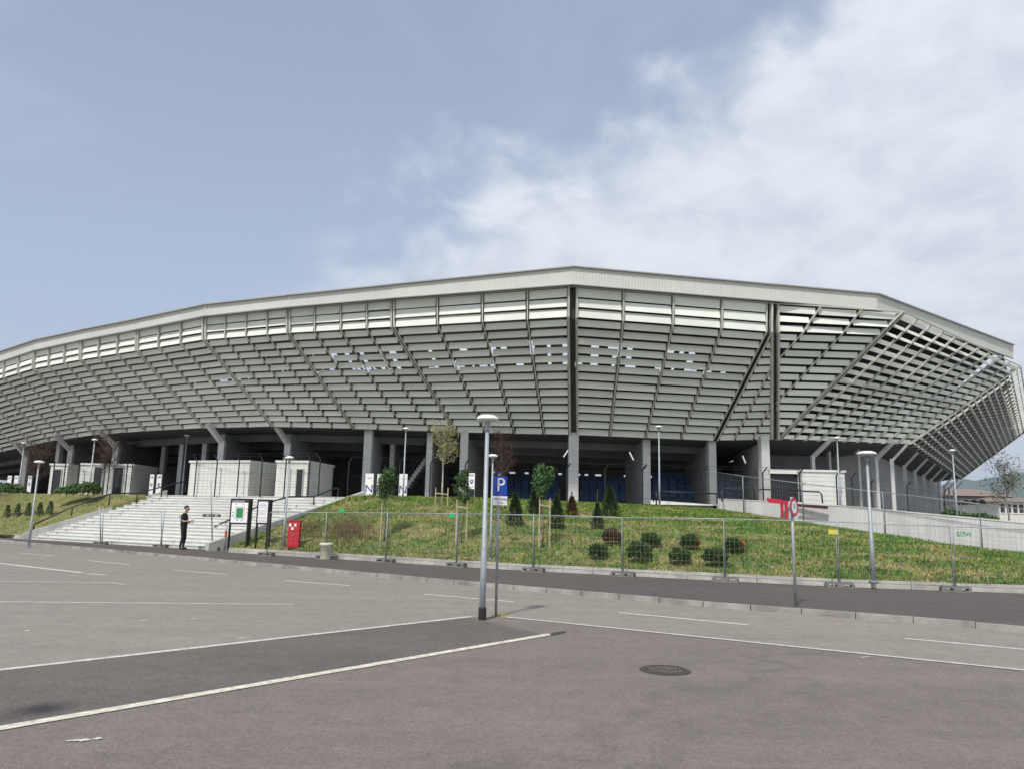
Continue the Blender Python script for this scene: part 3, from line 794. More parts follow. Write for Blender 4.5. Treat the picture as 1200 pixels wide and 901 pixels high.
# blue seat blocks seen through the openings
for (x0, x1, y0, dz0, nrow) in ((585, 655, 56, .0, 4), (682, 745, 56, .0, 4), (765, 815, 53, .25, 4), (842, 872, 52, .25, 4)):
    for r in range(nrow):
        mb = MB(); fr = MB()
        y = y0 + r * .75; z = PZ + .55 + dz0 + r * .42
        xa, xb = D(x0, 560, y).x, D(x1, 560, y).x; n = int((xb - xa) / .5)
        fr.abox(xa - .1, xb + .1, y - .1, y + .62, z - .75, z - .36)
        for j in range(n):
            xx = xa + (j + .5) * (xb - xa) / n
            mb.abox(xx - .23, xx + .23, y - .02, y + .38, z - .05, z)
            mb.box((xx, y + .40, z + .2), (.23, 0, 0), (0, .03, 0), (0, .05, .22))
        rail_ = mb.abox(xa, xb, y + .1, y + .2, z - .12, z - .045)
        tier_ = fr.build('seat_tier', M_FIN, stad); mb.build('seat_row', M_SEAT, tier_)
# stair flight inside the concourse
fl = MB(); a, b = D(478, 568, 49.6), D(511, 522, 50.2)
for k in range(13):
    p = lerp(a, b, (k + .5) / 13); fl.abox(p.x - .12, p.x + .12, p.y - .8, p.y + 1.2, p.z - .28, p.z)
so_ = fl.build('stair_flight', M_COL, stad)
hr = MB()
for zz in (.5, .95): hr.tube([a + Vector((0, -.8, zz)), b + Vector((0, -.8, zz))], .03, 6)
hr.build('stair_rail', M_BLACK, so_)
# tube lights on the ceiling
for (px, py, d, ln, rz) in ((623, 516.5, 50, .95, .05), (706, 517, 50, .95, -.02), (354, 514.5, 50, .7, 0), (383, 515.5, 52, .6, 0), (663, 531, 46.2, .5, 1.0), (740, 534, 48, .55, -1.1), (872, 538, 49, .5, -1.2)):
    p = D(px, py, d); mb = MB(); dd = Vector((math.cos(rz), 0, math.sin(rz)))
    mb.bar(p - dd * ln / 2, p + dd * ln / 2, .09, .07); mb.build('tube_light', M_TUBE, stad)

# ---------------------------------------------------------------- lamp posts
def lamp(base, ht, label, r=.055, head=.21, sleeve=False):
    t = thing('street_lamp', base, label, 'street lamp', 'low street lamps with flat round heads')
    p = MB(); p.tube([base + Z * z for z in (-.05, ht * .33, ht * .335, ht - .12)], [r, r, r * .82, r * .62], 12); p.build('pole', M_GALV, t, True)
    nk = MB(); nk.lathe(base, [(r * .75, ht - .24), (r * .8, ht - .2), (r * .95, ht - .16), (r * .95, ht - .05), (r * 1.3, ht - .03)], 14); nk.build('neck', M_GALVD, t, True)
    h = MB(); h.lathe(base, [(head * .5, ht - .035), (head, ht - .03), (head * 1.02, ht - .005), (head * .9, ht + .03), (head * .55, ht + .06), (.02, ht + .07)], 24)
    ho = h.build('lamp_head', M_LAMPW, t, True)
    l = MB(); l.lathe(base, [(head * .48, ht - .06), (head * .78, ht - .05), (head * .80, ht - .034)], 20); l.build('lens', M_LENS, ho, True)
    if sleeve:
        f = MB(); f.lathe(base, [(r * 1.25, -.02), (r * 1.25, .20), (r * 1.05, .22)], 14); f.build('base_sleeve', M_RUBBER, t)
    else:
        f = MB(); f.lathe(base, [(r * 2.2, -.02), (r * 2.2, .02), (r * 1.3, .035)], 12); f.build('base_plate', M_GALVD, t)
    return t
def lamp_px(bx, by, z, tx, ty, label, depth=None, **k):
    b = (bank(bx, by) if z == .28 else G(bx, by, z)) if depth is None else D(bx, by, depth)
    if z == .28: z = b.z
    if depth is not None: b.z = z
    return lamp(b, top_z(b, tx, ty) - z, label, **k)
lamp_px(565, 726, 0, 572, 490, 'nearest grey lamp post, standing at the corner of the parking lines by the blue sign', r=.056, head=.20, sleeve=True)
lamp_px(574.5, 654.5, .28, 577, 534, 'grey lamp post at the bank kerb, just behind the nearest lamp post', r=.05, head=.18)
lamp_px(1024, 681, .28, 1016, 531, 'tall grey lamp post at the foot of the grass bank before the white ramp wall', r=.06, head=.26)
lamp_px(332, 641, .28, 340, 536, 'grey lamp post beside the red cabinet at the stair foot', r=.055, head=.18)
lamp_px(33.5, 640, .05, 45.5, 541, 'grey lamp post at the left foot of the staircase with dark lower pole', r=.055, head=.22)
lamp_px(773, 592, 2.66, 773.5, 500, 'grey lamp post at the bank top before the right concrete columns', depth=41.0, r=.055, head=.2)
lamp_px(472, 586, PZ, 475.5, 502, 'slim grey lamp post beside the white entrance banners', depth=41.5, r=.05, head=.17)
lamp_px(985, 598, 2.5, 987, 513, 'grey lamp post in front of the white booth behind the ramp wall', depth=42.8, r=.05, head=.19)
lamp_px(1122, 608, 2.35, 1119, 527.5, 'grey lamp post under the far right facade corner by the low hedge', depth=45.0, r=.055, head=.17)
lamp_px(213, 580, PZ, 221, 510, 'grey lamp post at the stair head left of the pale ticket booths', depth=49.5, r=.06, head=.2)
lamp_px(104, 578, PZ, 110, 515, 'grey lamp post before the white booth with dark doorways', depth=49.3, r=.06, head=.19)
lamp_px(21, 578, PZ, 29, 519, 'grey lamp post at far left behind the hedge beside banners', depth=56, r=.06, head=.2)

# ---------------------------------------------------------------- parking signs
def plate(name, c, xa, na, w, h, material, parent, th=.006):
    xa, na = Vector(xa).normalized(), Vector(na).normalized()
    mb = MB(); mb.box(c, xa * w / 2, na * th, na.cross(xa) * h / 2)
    return mb.build(name, material, parent)
b = G(581, 722, 0)
t = thing('parking_sign', b, 'blue square parking sign with white letter and small white plate on grey post', 'sign')
p = MB(); p.tube([b - Z * .02, b + Z * (top_z(b, 586, 554.5))], .026, 10); p.build('post', M_GALVD, t, True)
ya = R(28); xa, na = Vector((math.cos(ya), math.sin(ya), 0)), Vector((math.sin(ya), -math.cos(ya), 0))
zc = top_z(b, 585, 568.3); cc = Vector((b.x + .01, b.y, zc)) + na * .04
sp = plate('sign_plate', cc, xa, na, .275, .35, M_BLUE, t)
lettering('letter', 'P', .36, cc + na * .010, xa, na, M_WHITE, sp)
c2 = Vector((b.x + .01, b.y, top_z(b, 585, 586.2))) + na * .04
sp2 = plate('supplementary_plate', c2, xa, na, .29, .165, M_WHITE, t)
plate('plate_border', c2 - na * .003, xa, na, .305, .18, M_GREY, sp2)
lettering('lettering', 'ZONA PARKING', .038, c2 + na * .010 + Z * .03, xa, na, M_GREY, sp2)
lettering('lettering', '0-24h', .045, c2 + na * .010 - Z * .035, xa, na, M_GREY, sp2)
tf = MB()
for k in range(60):
    a = random.uniform(0, 6.28); rr = random.uniform(0, .13); q = b + Vector((.13 + rr * math.cos(a) * 1.6, rr * math.sin(a), 0)); l = random.uniform(.03, .08)
    d = Vector((random.uniform(-.05, .05), random.uniform(-.05, .05), l)); tf.add([q + Vector((-.008, 0, 0)), q + Vector((.008, 0, 0)), q + d], [(0, 1, 2)])
tag(tf.build('weed_tuft', M_LEAFY), 'small yellowish weed tuft growing at the foot of the parking sign', 'weed')

b = G(932.5, 710, .1)
t = thing('road_sign', b, 'round red and white sign on slim grey post at the road kerb, turned aside', 'sign')
ht = top_z(b, 931, 582) - .1
p = MB(); p.tube([b - Z * .02, b + Z * ht], .03, 10); p.build('post', M_GALV, t, True)
ya = R(47); xa, na = Vector((math.cos(ya), math.sin(ya), 0)), Vector((math.sin(ya), -math.cos(ya), 0))
cz = Vector((b.x, b.y, b.z + ht - .21)) + na * .045
def disc(name, c, r0_, r1_, material, parent, off):
    mb = MB(); n = 28; A = []; Bq = []
    for k in range(n + 1):
        a_ = 2 * math.pi * k / n; d = xa * math.cos(a_) + Z * math.sin(a_)
        A.append(c + na * off + d * r1_); Bq.append(c + na * off + d * max(r0_, .001))
    mb.strip(Bq, A); mb.strip([v - na * .008 for v in A], [v - na * .008 for v in Bq]); mb.strip([v - na * .008 for v in A][::-1], A[::-1])
    return mb.build(name, material, parent)
sd = disc('sign_disc', cz, 0, .20, M_GALVD, t, 0)
disc('red_ring', cz, .135, .198, M_REDM, sd, .010); disc('white_field', cz, 0, .134, M_WHITE, sd, .010)
mb = MB(); mb.box(cz + na * .014, xa * .05, na * .002, Z * .012); mb.box(cz + na * .014 + Z * .05, xa * .05, na * .002, Z * .012); mb.build('sign_symbol', M_GREY, sd)

# ---------------------------------------------------------------- person
pb = G(213, 644, .1)
def skin_body(name, joints, bones, material, parent, levels=2):
    me = bpy.data.meshes.new(name); names = list(joints)
    me.from_pydata([joints[n_][0] for n_ in names], [(names.index(a), names.index(b)) for a, b in bones], [])
    o = bpy.data.objects.new(name, me); C.objects.link(o)
    md = o.modifiers.new('skin', 'SKIN'); md.use_smooth_shade = True
    for i, n_ in enumerate(names):
        r_ = joints[n_][1]; me.skin_vertices[0].data[i].radius = r_ if isinstance(r_, tuple) else (r_, r_)
    me.skin_vertices[0].data[0].use_root = True
    sb = o.modifiers.new('sub', 'SUBSURF'); sb.levels = levels; sb.render_levels = levels
    dg = bpy.context.evaluated_depsgraph_get(); m2 = bpy.data.meshes.new_from_object(o.evaluated_get(dg))
    bpy.data.objects.remove(o); bpy.data.meshes.remove(me)
    m2.name = name; m2.materials.clear(); m2.materials.append(material)
    return link(name, m2, parent)
pt_ = thing('person', pb, 'man in black shirt and trousers looking down at a phone before the stairs', 'person')
# facing +x; local coordinates: x forward, y left, z up
def J(x, y, z, r): return (pb + Vector((x, y, z)), r)
TW = 1.18
body = {
 'pelvis': J(0, 0, .96, (0.1475, 0.184)), 'waist': J(.0, 0, 1.08, (0.1357, 0.16675)), 'chest': J(-.02, 0, 1.30, (0.1475, 0.20125)), 'neck0': J(-.01, 0, 1.46, (.075, .085)), 'neck': J(.03, 0, 1.53, .056),
 'head0': J(.07, 0, 1.60, (.075, .07)), 'head1': J(.085, 0, 1.68, (.10, .080)), 'head2': J(.075, 0, 1.75, (.085, .07)),
 'shl': J(-.02, .19, 1.42, .062), 'ell': J(-.02, .26, 1.14, .045), 'wrl': J(.22, .17, 1.10, .03),
 'shr': J(-.02, -.19, 1.42, .062), 'elr': J(.02, -.25, 1.15, .045), 'wrr': J(.30, -.19, 1.17, .03),
 'hil': J(0, .095, .90, .095), 'knl': J(.04, .11, .50, .064), 'anl': J(-.02, .12, .10, .045), 'tol': J(.16, .13, .04, .038),
 'hir': J(0, -.095, .90, .095), 'knr': J(.03, -.10, .50, .064), 'anr': J(-.05, -.11, .10, .045), 'tor': J(.13, -.12, .04, .038)}
bones = [('pelvis', 'waist'), ('waist', 'chest'), ('chest', 'neck0'), ('neck0', 'neck'), ('neck', 'head0'), ('head0', 'head1'), ('head1', 'head2'),
         ('chest', 'shl'), ('shl', 'ell'), ('ell', 'wrl'), ('chest', 'shr'), ('shr', 'elr'), ('elr', 'wrr'),
         ('pelvis', 'hil'), ('hil', 'knl'), ('knl', 'anl'), ('anl', 'tol'), ('pelvis', 'hir'), ('hir', 'knr'), ('knr', 'anr'), ('anr', 'tor')]
bo = skin_body('body', body, bones, M_SKIN, pt_)
# clothes as materials of the one body: shirt, trousers, shoes by where they sit on the figure
bo.data.materials.append(M_CLOTH); bo.data.materials.append(M_RUBBER)
for f in bo.data.polygons:
    c = f.center - pb
    arm = (abs(c.y) > .215 or c.x > .17) and c.z > 1.0
    if c.z < .09: f.material_index = 2
    elif c.z < 1.50 and not (arm and (c.z < 1.22)): f.material_index = 1
def hand(side, w, d, curl):
    d = Vector(d).normalized(); up_ = Vector((0, 0, 1)); sd_ = d.cross(up_).normalized() * side
    js = {'palm': (w + d * .03, .027), 'palm2': (w + d * .075, .03)}; bs = [('palm', 'palm2')]
    for k, (o_, l_) in enumerate(((-.030, .07), (-.010, .08), (.010, .075), (.028, .06))):
        a_ = w + d * .085 + sd_ * o_; b_ = a_ + d * l_ * .55; c_ = b_ + d * l_ * .2 + up_ * l_ * .45 * curl
        js['k%d' % k] = (a_, .009); js['m%d' % k] = (b_, .0085); js['t%d' % k] = (c_, .0075)
        bs += [('palm2', 'k%d' % k), ('k%d' % k, 'm%d' % k), ('m%d' % k, 't%d' % k)]
    js['th0'] = (w + d * .04 - sd_ * .035, .011); js['th1'] = (w + d * .075 - sd_ * .05 + up_ * .02, .009); js['th2'] = (w + d * .10 - sd_ * .035 + up_ * .035, .008)
    bs += [('palm', 'th0'), ('th0', 'th1'), ('th1', 'th2')]
    skin_body('hand', js, bs, M_SKIN, pt_, 1)
hand(-1, pb + Vector((.30, -.19, 1.17)), (1, .1, .10), 1); hand(1, pb + Vector((.22, .17, 1.10)), (1, -.3, .05), .4)
hb = MB(); hc = pb + Vector((.06, 0, 1.705))
vs, fs = [], []
for i in range(9):
    for j in range(16):
        th_ = math.pi * .62 * i / 8; ph = 2 * math.pi * j / 16
        d = Vector((math.sin(th_) * math.cos(ph), math.sin(th_) * math.sin(ph), math.cos(th_)))
        k_ = 1 - .12 * max(0, d.x) * (1 if i > 4 else .3)
        vs.append(hc + Vector((d.x * .108 * k_ - .012, d.y * .092, d.z * .105)))
for i in range(8):
    for j in range(16):
        if i >= 5 and (j <= 3 or j >= 13): continue        # the face stays clear
        fs.append((i * 16 + j, i * 16 + (j + 1) % 16, (i + 1) * 16 + (j + 1) % 16, (i + 1) * 16 + j))
hb.add(vs, fs); hb.build('hair', M_HAIR, pt_, True)
fc = MB(); fc.tube([pb + Vector((.165, 0, 1.675)), pb + Vector((.195, 0, 1.64)), pb + Vector((.17, 0, 1.63))], [.012, .016, .012], 8); fc.build('nose', M_SKIN, pt_, True)
for sy in (-1, 1):
    e = MB(); e.lathe(pb + Vector((.163, sy * .035, 1.675)), [(.003, -.008), (.010, 0), (.003, .008)], 8); e.build('eye', M_HAIR, pt_, True)
    e = MB(); e.lathe(pb + Vector((.07, sy * .085, 1.66)), [(.008, -.03), (.018, -.01), (.020, .015), (.008, .03)], 8); e.build('ear', M_SKIN, pt_, True)
mo = MB(); mo.box(pb + Vector((.155, 0, 1.605)), (.006, 0, 0), (0, .022, 0), (0, 0, .005)); mo.build('mouth', M_PINK, pt_)
pr = MB()
for k in range(3): pr.box(pb + Vector((-.182 + .006 * k, -.05, 1.37 - .04 * k)), (.008, 0, 0), (0, .07, 0), (.0, 0, .012))
for k in range(3): pr.box(pb + Vector((-.07, -.205, 1.37 - .035 * k)), (.05, 0, 0), (0, .004, 0), (0, 0, .010))
pr.build('shirt_print', M_GREY, pt_)
ph = MB(); ph.box(pb + Vector((.42, -.185, 1.215)), (.075, 0, .02), (0, .036, 0), (-.0015, 0, .005))
tag(ph.build('mobile_phone', M_BLACK), 'dark phone held flat in the hand of the man', 'phone')

# ---------------------------------------------------------------- information boards, cabinet, bucket
def board(x0, x1, ytop, ybot, yleg, label, fill):
    bl = bank((x0 + x1) / 2, yleg); ya = R(-14)
    xa, na = Vector((math.cos(ya), math.sin(ya), 0)), Vector((math.sin(ya), -math.cos(ya), 0))
    w = (x1 - x0) / F_PX * bl.y * 1.02; zt, zb = top_z(bl, x1, ytop), top_z(bl, x1, ybot)
    t = thing('information_board', bl, label, 'board')
    for sx in (-1, 1):
        mb = MB(); c = bl + xa * sx * w / 2; mb.box(Vector((c.x, c.y, (zt + bl.z - .1) / 2)), xa * .03, na * (.045 if sx < 0 else .13), Z * (zt - bl.z + .1) / 2); mb.build('post', M_BLACK, t)
    mb = MB(); cz_ = (zt + zb) / 2
    for z_ in (zt - .03, zb + .03): mb.box(Vector((bl.x, bl.y, z_)), xa * (w / 2 - .042), na * .08, Z * .035)
    mb.build('frame', M_BLACK, t)
    pn = plate('panel', Vector((bl.x, bl.y, cz_)) + na * .05, xa, na, w - .09, zt - zb - .14, M_BOARD, t)
    fill(pn, Vector((bl.x, bl.y, cz_)) + na * .058, xa, na, w - .09, zt - zb - .14)
def plan_fill(pn, c, xa, na, w, h):
    plate('header_strip', c + Z * (h / 2 - .05), xa, na, w, .09, M_BLACK, pn, .002)
    lettering('lettering', 'STADION PLAN', .085, c + Z * (h / 2 - .05) + na * .004 - xa * .1, xa, na, M_WHITE, pn)
    q = c - Z * .06
    plate('stand_ring', q, xa, na, w * .56, h * .56, M_GREY, pn, .0015); plate('pitch_ring', q + na * .002, xa, na, w * .50, h * .50, M_BOARD, pn, .0015)
    plate('pitch', q + na * .004, xa, na, w * .40, h * .44, M_PITCH, pn, .0015)
    for k, (dx_, dz_) in enumerate(((-.25, .33), (.18, .33), (-.40, -.05), (.40, -.05), (-.40, -.2), (.40, .12), (-.1, -.40), (.15, -.40))):
        plate('caption', c + xa * dx_ * w + Z * dz_ * h, xa, na, .09, .05, M_PINK if k % 2 else M_GREY, pn, .002)
def text_fill(pn, c, xa, na, w, h):
    for k in range(15):
        if k in (0, 5, 10): continue
        ww = w * random.uniform(.55, .82)
        plate('text_line', c + Z * (h * (.44 - k * .063)) - xa * (w * .41 - ww / 2), xa, na, ww, .018, M_GREY if k % 4 else M_PINK, pn, .002)
board(266.5, 290.5, 584, 614, 641, 'black framed board showing a stadium plan with green pitch', plan_fill)
board(298.5, 313.5, 585, 614, 642, 'narrower black framed board of printed text beside the plan board', text_fill)

cb = bank(344, 642.5); t = thing('hydrant_cabinet', cb, 'tall red metal cabinet standing on the grass by a lamp post', 'cabinet')
ya = R(-5); xa, na = Vector((math.cos(ya), math.sin(ya), 0)), Vector((math.sin(ya), -math.cos(ya), 0)); hgt = top_z(cb, 344, 610) - cb.z
mb = MB(); mb.box(cb + Z * (hgt / 2 + .03), xa * .235, na * .13, Z * (hgt / 2 - .03)); mb.build('cabinet_body', M_RED, t)
for sx in (-1, 1):
    mb = MB(); mb.box(cb + xa * sx * .115 + na * .136 + Z * (hgt / 2), xa * .108, na * .008, Z * (hgt / 2 - .1)); d_ = mb.build('door', M_RED, t)
    mb = MB(); mb.box(cb + xa * sx * .03 + na * .165 + Z * hgt * .5, xa * .008, na * .012, Z * .05); mb.build('handle', M_GALVD, d_)
    mb = MB(); mb.box(cb + xa * sx * .20 + Z * .03, xa * .03, na * .12, Z * .045); mb.build('foot', M_RED, t)
mb = MB(); mb.box(cb + Z * (hgt + .015), xa * .25, na * .145, Z * .015); mb.build('lid', M_RED, t)
for dx_, dz_ in ((-.15, .16), (.06, .16), (-.05, .30)):
    plate('sticker', cb + na * .156 + xa * dx_ + Z * (hgt - dz_), xa, na, .10, .11, M_WHITE, t, .002)

kb = G(381.5, 655, .1); t = thing('concrete_bucket', kb, 'cream bucket of concrete holding a fence post at the bank kerb', 'bucket')
hk = top_z(kb, 381.5, 635.5) - .1
mb = MB(); mb.lathe(kb, [(.19, 0), (.20, .02), (.235, hk - .1), (.25, hk - .09), (.25, hk), (.22, hk), (.215, hk - .05)], 20); mb.build('bucket_shell', mat('cream_plastic', (.58, .54, .44), .6, var=.12, scale=6), t, True)
mb = MB(); mb.tube([kb + Vector((x_, 0, hk - .09 - abs(x_) * .2)) + Vector((0, -.26, 0)) for x_ in (-.2, -.1, 0, .1, .2)], .006, 5); mb.build('bail_handle', M_GALVD, t)

# ---------------------------------------------------------------- temporary fence along the pavement
def foot_mesh(mb, c, xa):
    ya_ = Vector((-xa.y, xa.x, 0)); L2, W2, H = .37, .12, .14
    # block with two hand slots: bottom slab, three uprights, top slab
    mb.box(c + Z * .025, xa * L2, ya_ * W2, Z * .025)
    for o_, w_ in ((-.33, .04), (0, .09), (.33, .04)): mb.box(c + Z * .075 + xa * o_, xa * w_, ya_ * W2, Z * .025)
    mb.box(c + Z * .12, xa * (L2 - .01), ya_ * (W2 - .01), Z * .02)
def wire_grid(mb, a, b, z0, z1, ua, ub, nx, nzr, r=.0018):
    """welded mesh between two posts (a, b feet; ua, ub post directions)"""
    for k in range(1, nx):
        t_ = k / nx; p = lerp(a, b, t_); u_ = lerp(ua, ub, t_); mb.bar(p + u_ * z0, p + u_ * z1, r * 2)
    for k in range(nzr + 1):
        z_ = lerp(z0, z1, k / nzr); mb.bar(a + ua * z_, b + ub * z_, r * 2)
def fence_panel(p0, p1, h0, h1, label, group, foot0=True, foot1=False, mesh=True, tagc=None):
    t = thing('mesh_fence', p0, label, 'fence panel', group)
    ax = Vector((p1.x - p0.x, p1.y - p0.y, 0)).normalized(); a, b = p0 + ax * .012, p1 - ax * .03
    u0_, u1_ = (Z + Vector((random.uniform(-.012, .012), random.uniform(-.03, .02), 0))), (Z + Vector((random.uniform(-.012, .012), random.uniform(-.03, .02), 0)))
    fr = MB(); fr.tube([a + u0_ * .03, a + u0_ * h0, b + u1_ * h1, b + u1_ * .03], .018, 8); fr.tube([a + u0_ * .16, b + u1_ * .16], .014, 6)
    fr.build('frame', M_GALV, t, True)
    if mesh:
        w = MB(); wire_grid(w, a, b, .16, min(h0, h1) - .02, u0_, u1_, 22, 8); w.build('wire_mesh', M_GALVD, t)
    for c_, on in ((p0, foot0), (p1, foot1)):
        if on:
            f = MB(); foot_mesh(f, Vector((c_.x, c_.y, c_.z)), ax); f.build('foot', M_FOOT, t)
    if tagc is not None:
        tm_, zz, m_ = tagc; p = lerp(a, b, tm_); plate('tag', p + Z * zz + Vector((ax.y, -ax.x, 0)) * .02, ax, Vector((ax.y, -ax.x, 0)), .26, .12, m_, t, .003)
    return t
FP = [(312, 651, 600), (380, 654.8, 600), (452, 658.8, 600.5), (535, 664, 601.5), (625, 669.8, 603), (730, 675.3, 606), (850, 681.7, 607.5), (984, 688.3, 611), (1120, 693.2, 616.5), (1272, 698.5, 622)]
FL = ['wire fence panel between the text board and the cream bucket', 'wire fence panel just right of the cream bucket before brown weeds', 'wire fence panel before the young tree with dark round crown',
      'wire fence panel directly behind the nearest lamp post', 'wire fence panel before the staked tree and dark cone conifers', 'wire fence panel in front of the low round bushes',
      'wire fence panel right of the round bushes behind the round sign', 'wire fence panel enclosing the tall lamp post below the ramp wall', 'wire fence panel at the right edge below the green wall marking']
fpts = [G(x, y, .1) for x, y, _ in FP]
for k in range(9):
    tc_ = {1: (.25, 1.83, M_GREEN), 2: (.93, 1.73, M_GREEN), 6: (.98, 1.5, M_YEL)}.get(k)
    fence_panel(fpts[k], fpts[k + 1], top_z(fpts[k], FP[k][0], FP[k][2]) - .1, top_z(fpts[k + 1], FP[k + 1][0], FP[k + 1][2]) - .1, FL[k], 'wire fence panels along the grass bank', tagc=tc_, foot1=(k == 8))
# loose posts left of the boards
def loose_post(px, py, tx, ty, label, second=None, collar=False):
    b = G(px, py, .1); d = D(tx, ty, b.y - .05)
    t = thing('fence_post', b, label, 'fence post', 'loose fence posts before the stairs')
    p = MB(); p.tube([b + Z * .02, d], .03, 8); p.build('post', M_GALV, t, True)
    if second:
        p = MB(); p.tube([b + Z * .02 + Vector((.05, .03, 0)), D(second[0], second[1], b.y)], .024, 8); p.build('post', M_GALV, t, True)
    f = MB(); foot_mesh(f, b, Vector((.9, -.3, 0)).normalized()); f.build('foot', M_FOOT, t)
    if collar:
        c = lerp(b, d, .49); f = MB(); foot_mesh(f, c - Z * .07, Vector((1, 0, 0))); f.build('clamp_block', M_FOOT, t)
loose_post(249, 644, 247, 562, 'tall leaning fence post with a block clamped halfway up it', collar=True)
loose_post(118, 637.5, 117, 594, 'pair of fence posts meeting in one foot below the stairs', second=(121, 594))
loose_post(188, 641, 193, 598, 'tilted fence posts on the stairs just left of the man', second=(189, 598))
b = G(263, 645.5, .1); t = thing('marker_post', b, 'short grey post with red band in front of the plan board', 'post')
p = MB(); p.tube([b, b + Z * 1.15], .035, 10); p.build('post', M_GALV, t, True)
p = MB(); p.lathe(b, [(.05, .62), (.055, .66), (.055, .86), (.05, .9)], 12); p.build('red_band', mat('orange_red_tape', (.55, .10, .05), .6), t)

# fence along the ramp
RP = [(841, 599.5, 553), (872, 603.5, 557.5), (942, 615, 566), (1038, 631, 576.5), (1152, 648, 590), (1290, 668, 606)]
rpts = [VP(x, y, WL0 + nrm * .5, WL1 + nrm * .5) for x, y, _ in RP]
RL = ['short fence panel at the upper left end of the ramp wall', 'fence panel on the ramp beside the red barrier post', 'fence panel on the ramp between the barrier and the tall lamp', 'fence panel on the ramp before the green wall marking', 'fence panel at the lowest right end of the ramp wall']
for k in range(5):
    fence_panel(rpts[k], rpts[k + 1], top_z(rpts[k], RP[k][0], RP[k][2]) - rpts[k].z, top_z(rpts[k + 1], RP[k + 1][0], RP[k + 1][2]) - rpts[k + 1].z, RL[k], 'wire fence panels along the ramp wall', foot0=(k != 0))

# ---------------------------------------------------------------- ramp barrier
bb = VP(919.5, 611.5, WL0 + nrm * .35, WL1 + nrm * .35); t = thing('ramp_barrier', bb, 'red lifting barrier with white boom beside the ramp wall', 'barrier')
ht = top_z(bb, 919, 587) - bb.z
for dx_ in (-.10, .10):
    mb = MB(); mb.box(bb + Vector((dx_, 0, ht / 2)), (.055, 0, 0), (0, .06, 0), (0, 0, ht / 2)); mb.build('post', M_REDM, t)
l_ = D(901, 586.5, bb.y); r_ = D(923, 588.5, bb.y)
mb = MB(); mb.bar(l_, r_ + Z * .0, .16, .16); mb.box(lerp(l_, r_, .3) + Z * .06, (.35, 0, -.03), (0, .07, 0), (0, 0, .07)); mb.build('counterweight', M_REDM, t)
bv = lambda x_, y_: VP(x_, y_, WL0 + nrm * .35, WL1 + nrm * .35)
e_ = bv(970, 591.3)
mb = MB(); mb.bar(r_ + Vector((.02, 0, .02)), e_ + Z * .02, .09, .09); mb.build('boom', M_WHITE, t)
mb = MB(); mb.bar(bv(934, 591.5), bv(970, 594.3), .04, .13); mb.build('boom_skirt', mat('dark_red_skirt', (.07, .02, .025), .7), t)

# ---------------------------------------------------------------- handrails
def handrail(pts, label, r=.035, posts=True, mid=None):
    t = thing('handrail', pts[0], label, 'handrail', 'black tube handrails')
    mb = MB(); mb.tube(pts, r, 8); mb.build('rail', M_BLACK, t, True)
    return t
def stair_line(A, B, nr, ts, hgt=.9, floor=None):
    return [lerp(A, B, t_) + nr * .18 + Z * (hgt + .35 - .12 * t_) for t_ in ts]
def rail_with_posts(pts, posts, label, r=.04):
    t = handrail(pts, label, r)
    for p, z0 in posts:
        mb = MB(); mb.tube([Vector((p.x, p.y, z0)), p], r * .9, 8); mb.build('post', M_BLACK, t, True)
def px_rail(pp, ydepth, posts, label, r=.04):
    """pp: (px, py) of the rail; ydepth: depth at first and last; posts: (index, py at the foot)"""
    n = len(pp); pts = [D(x, y, lerp(ydepth[0], ydepth[1], i / max(1, n - 1))) for i, (x, y) in enumerate(pp)]
    t = handrail(pts, label, r)
    for i, fy in posts:
        p = pts[i]; mb = MB(); mb.tube([Vector((p.x, p.y, top_z(p, pp[i][0], fy))), p], r * .95, 8); mb.build('post', M_BLACK, t, True)
px_rail([(40, 614), (85, 593.5), (129, 578.5), (134, 578), (161, 577.5), (190, 570), (214, 564), (218, 567), (217, 575)], (42.5, 48.5), [(0, 620), (1, 604), (2, 592), (4, 590), (5, 582)], 'black handrail climbing the left wing wall of the staircase')
px_rail([(250.5, 636), (252, 616), (258, 613.5), (309, 590), (335, 582.5), (340, 581.5), (368, 581.5), (395, 571), (396.5, 572.5), (395.5, 586)], (39, 42.3), [(4, 600), (6, 597)], 'black handrail climbing the right wing wall of the staircase')
px_rail([(766, 587), (766, 577.5), (769, 575.5), (840, 578)], (42, 41), [(3, 590), (2, 592)], 'black handrail on the white parapet left of the ramp wall')
px_rail([(846, 587), (846, 575), (849, 571.5), (880, 571.5), (884, 575), (884, 587)], (41.5, 42.5), [], 'short looped black handrail behind the upper ramp wall')
px_rail([(887, 587), (887, 576), (891, 573), (940, 574)], (42.5, 43), [(3, 588)], 'looped black handrail beside the dark booth doorway')
px_rail([(938, 575), (960, 576), (963, 579), (964, 590)], (42.5, 42.5), [(0, 588)], 'black handrail in front of the right pale booth')

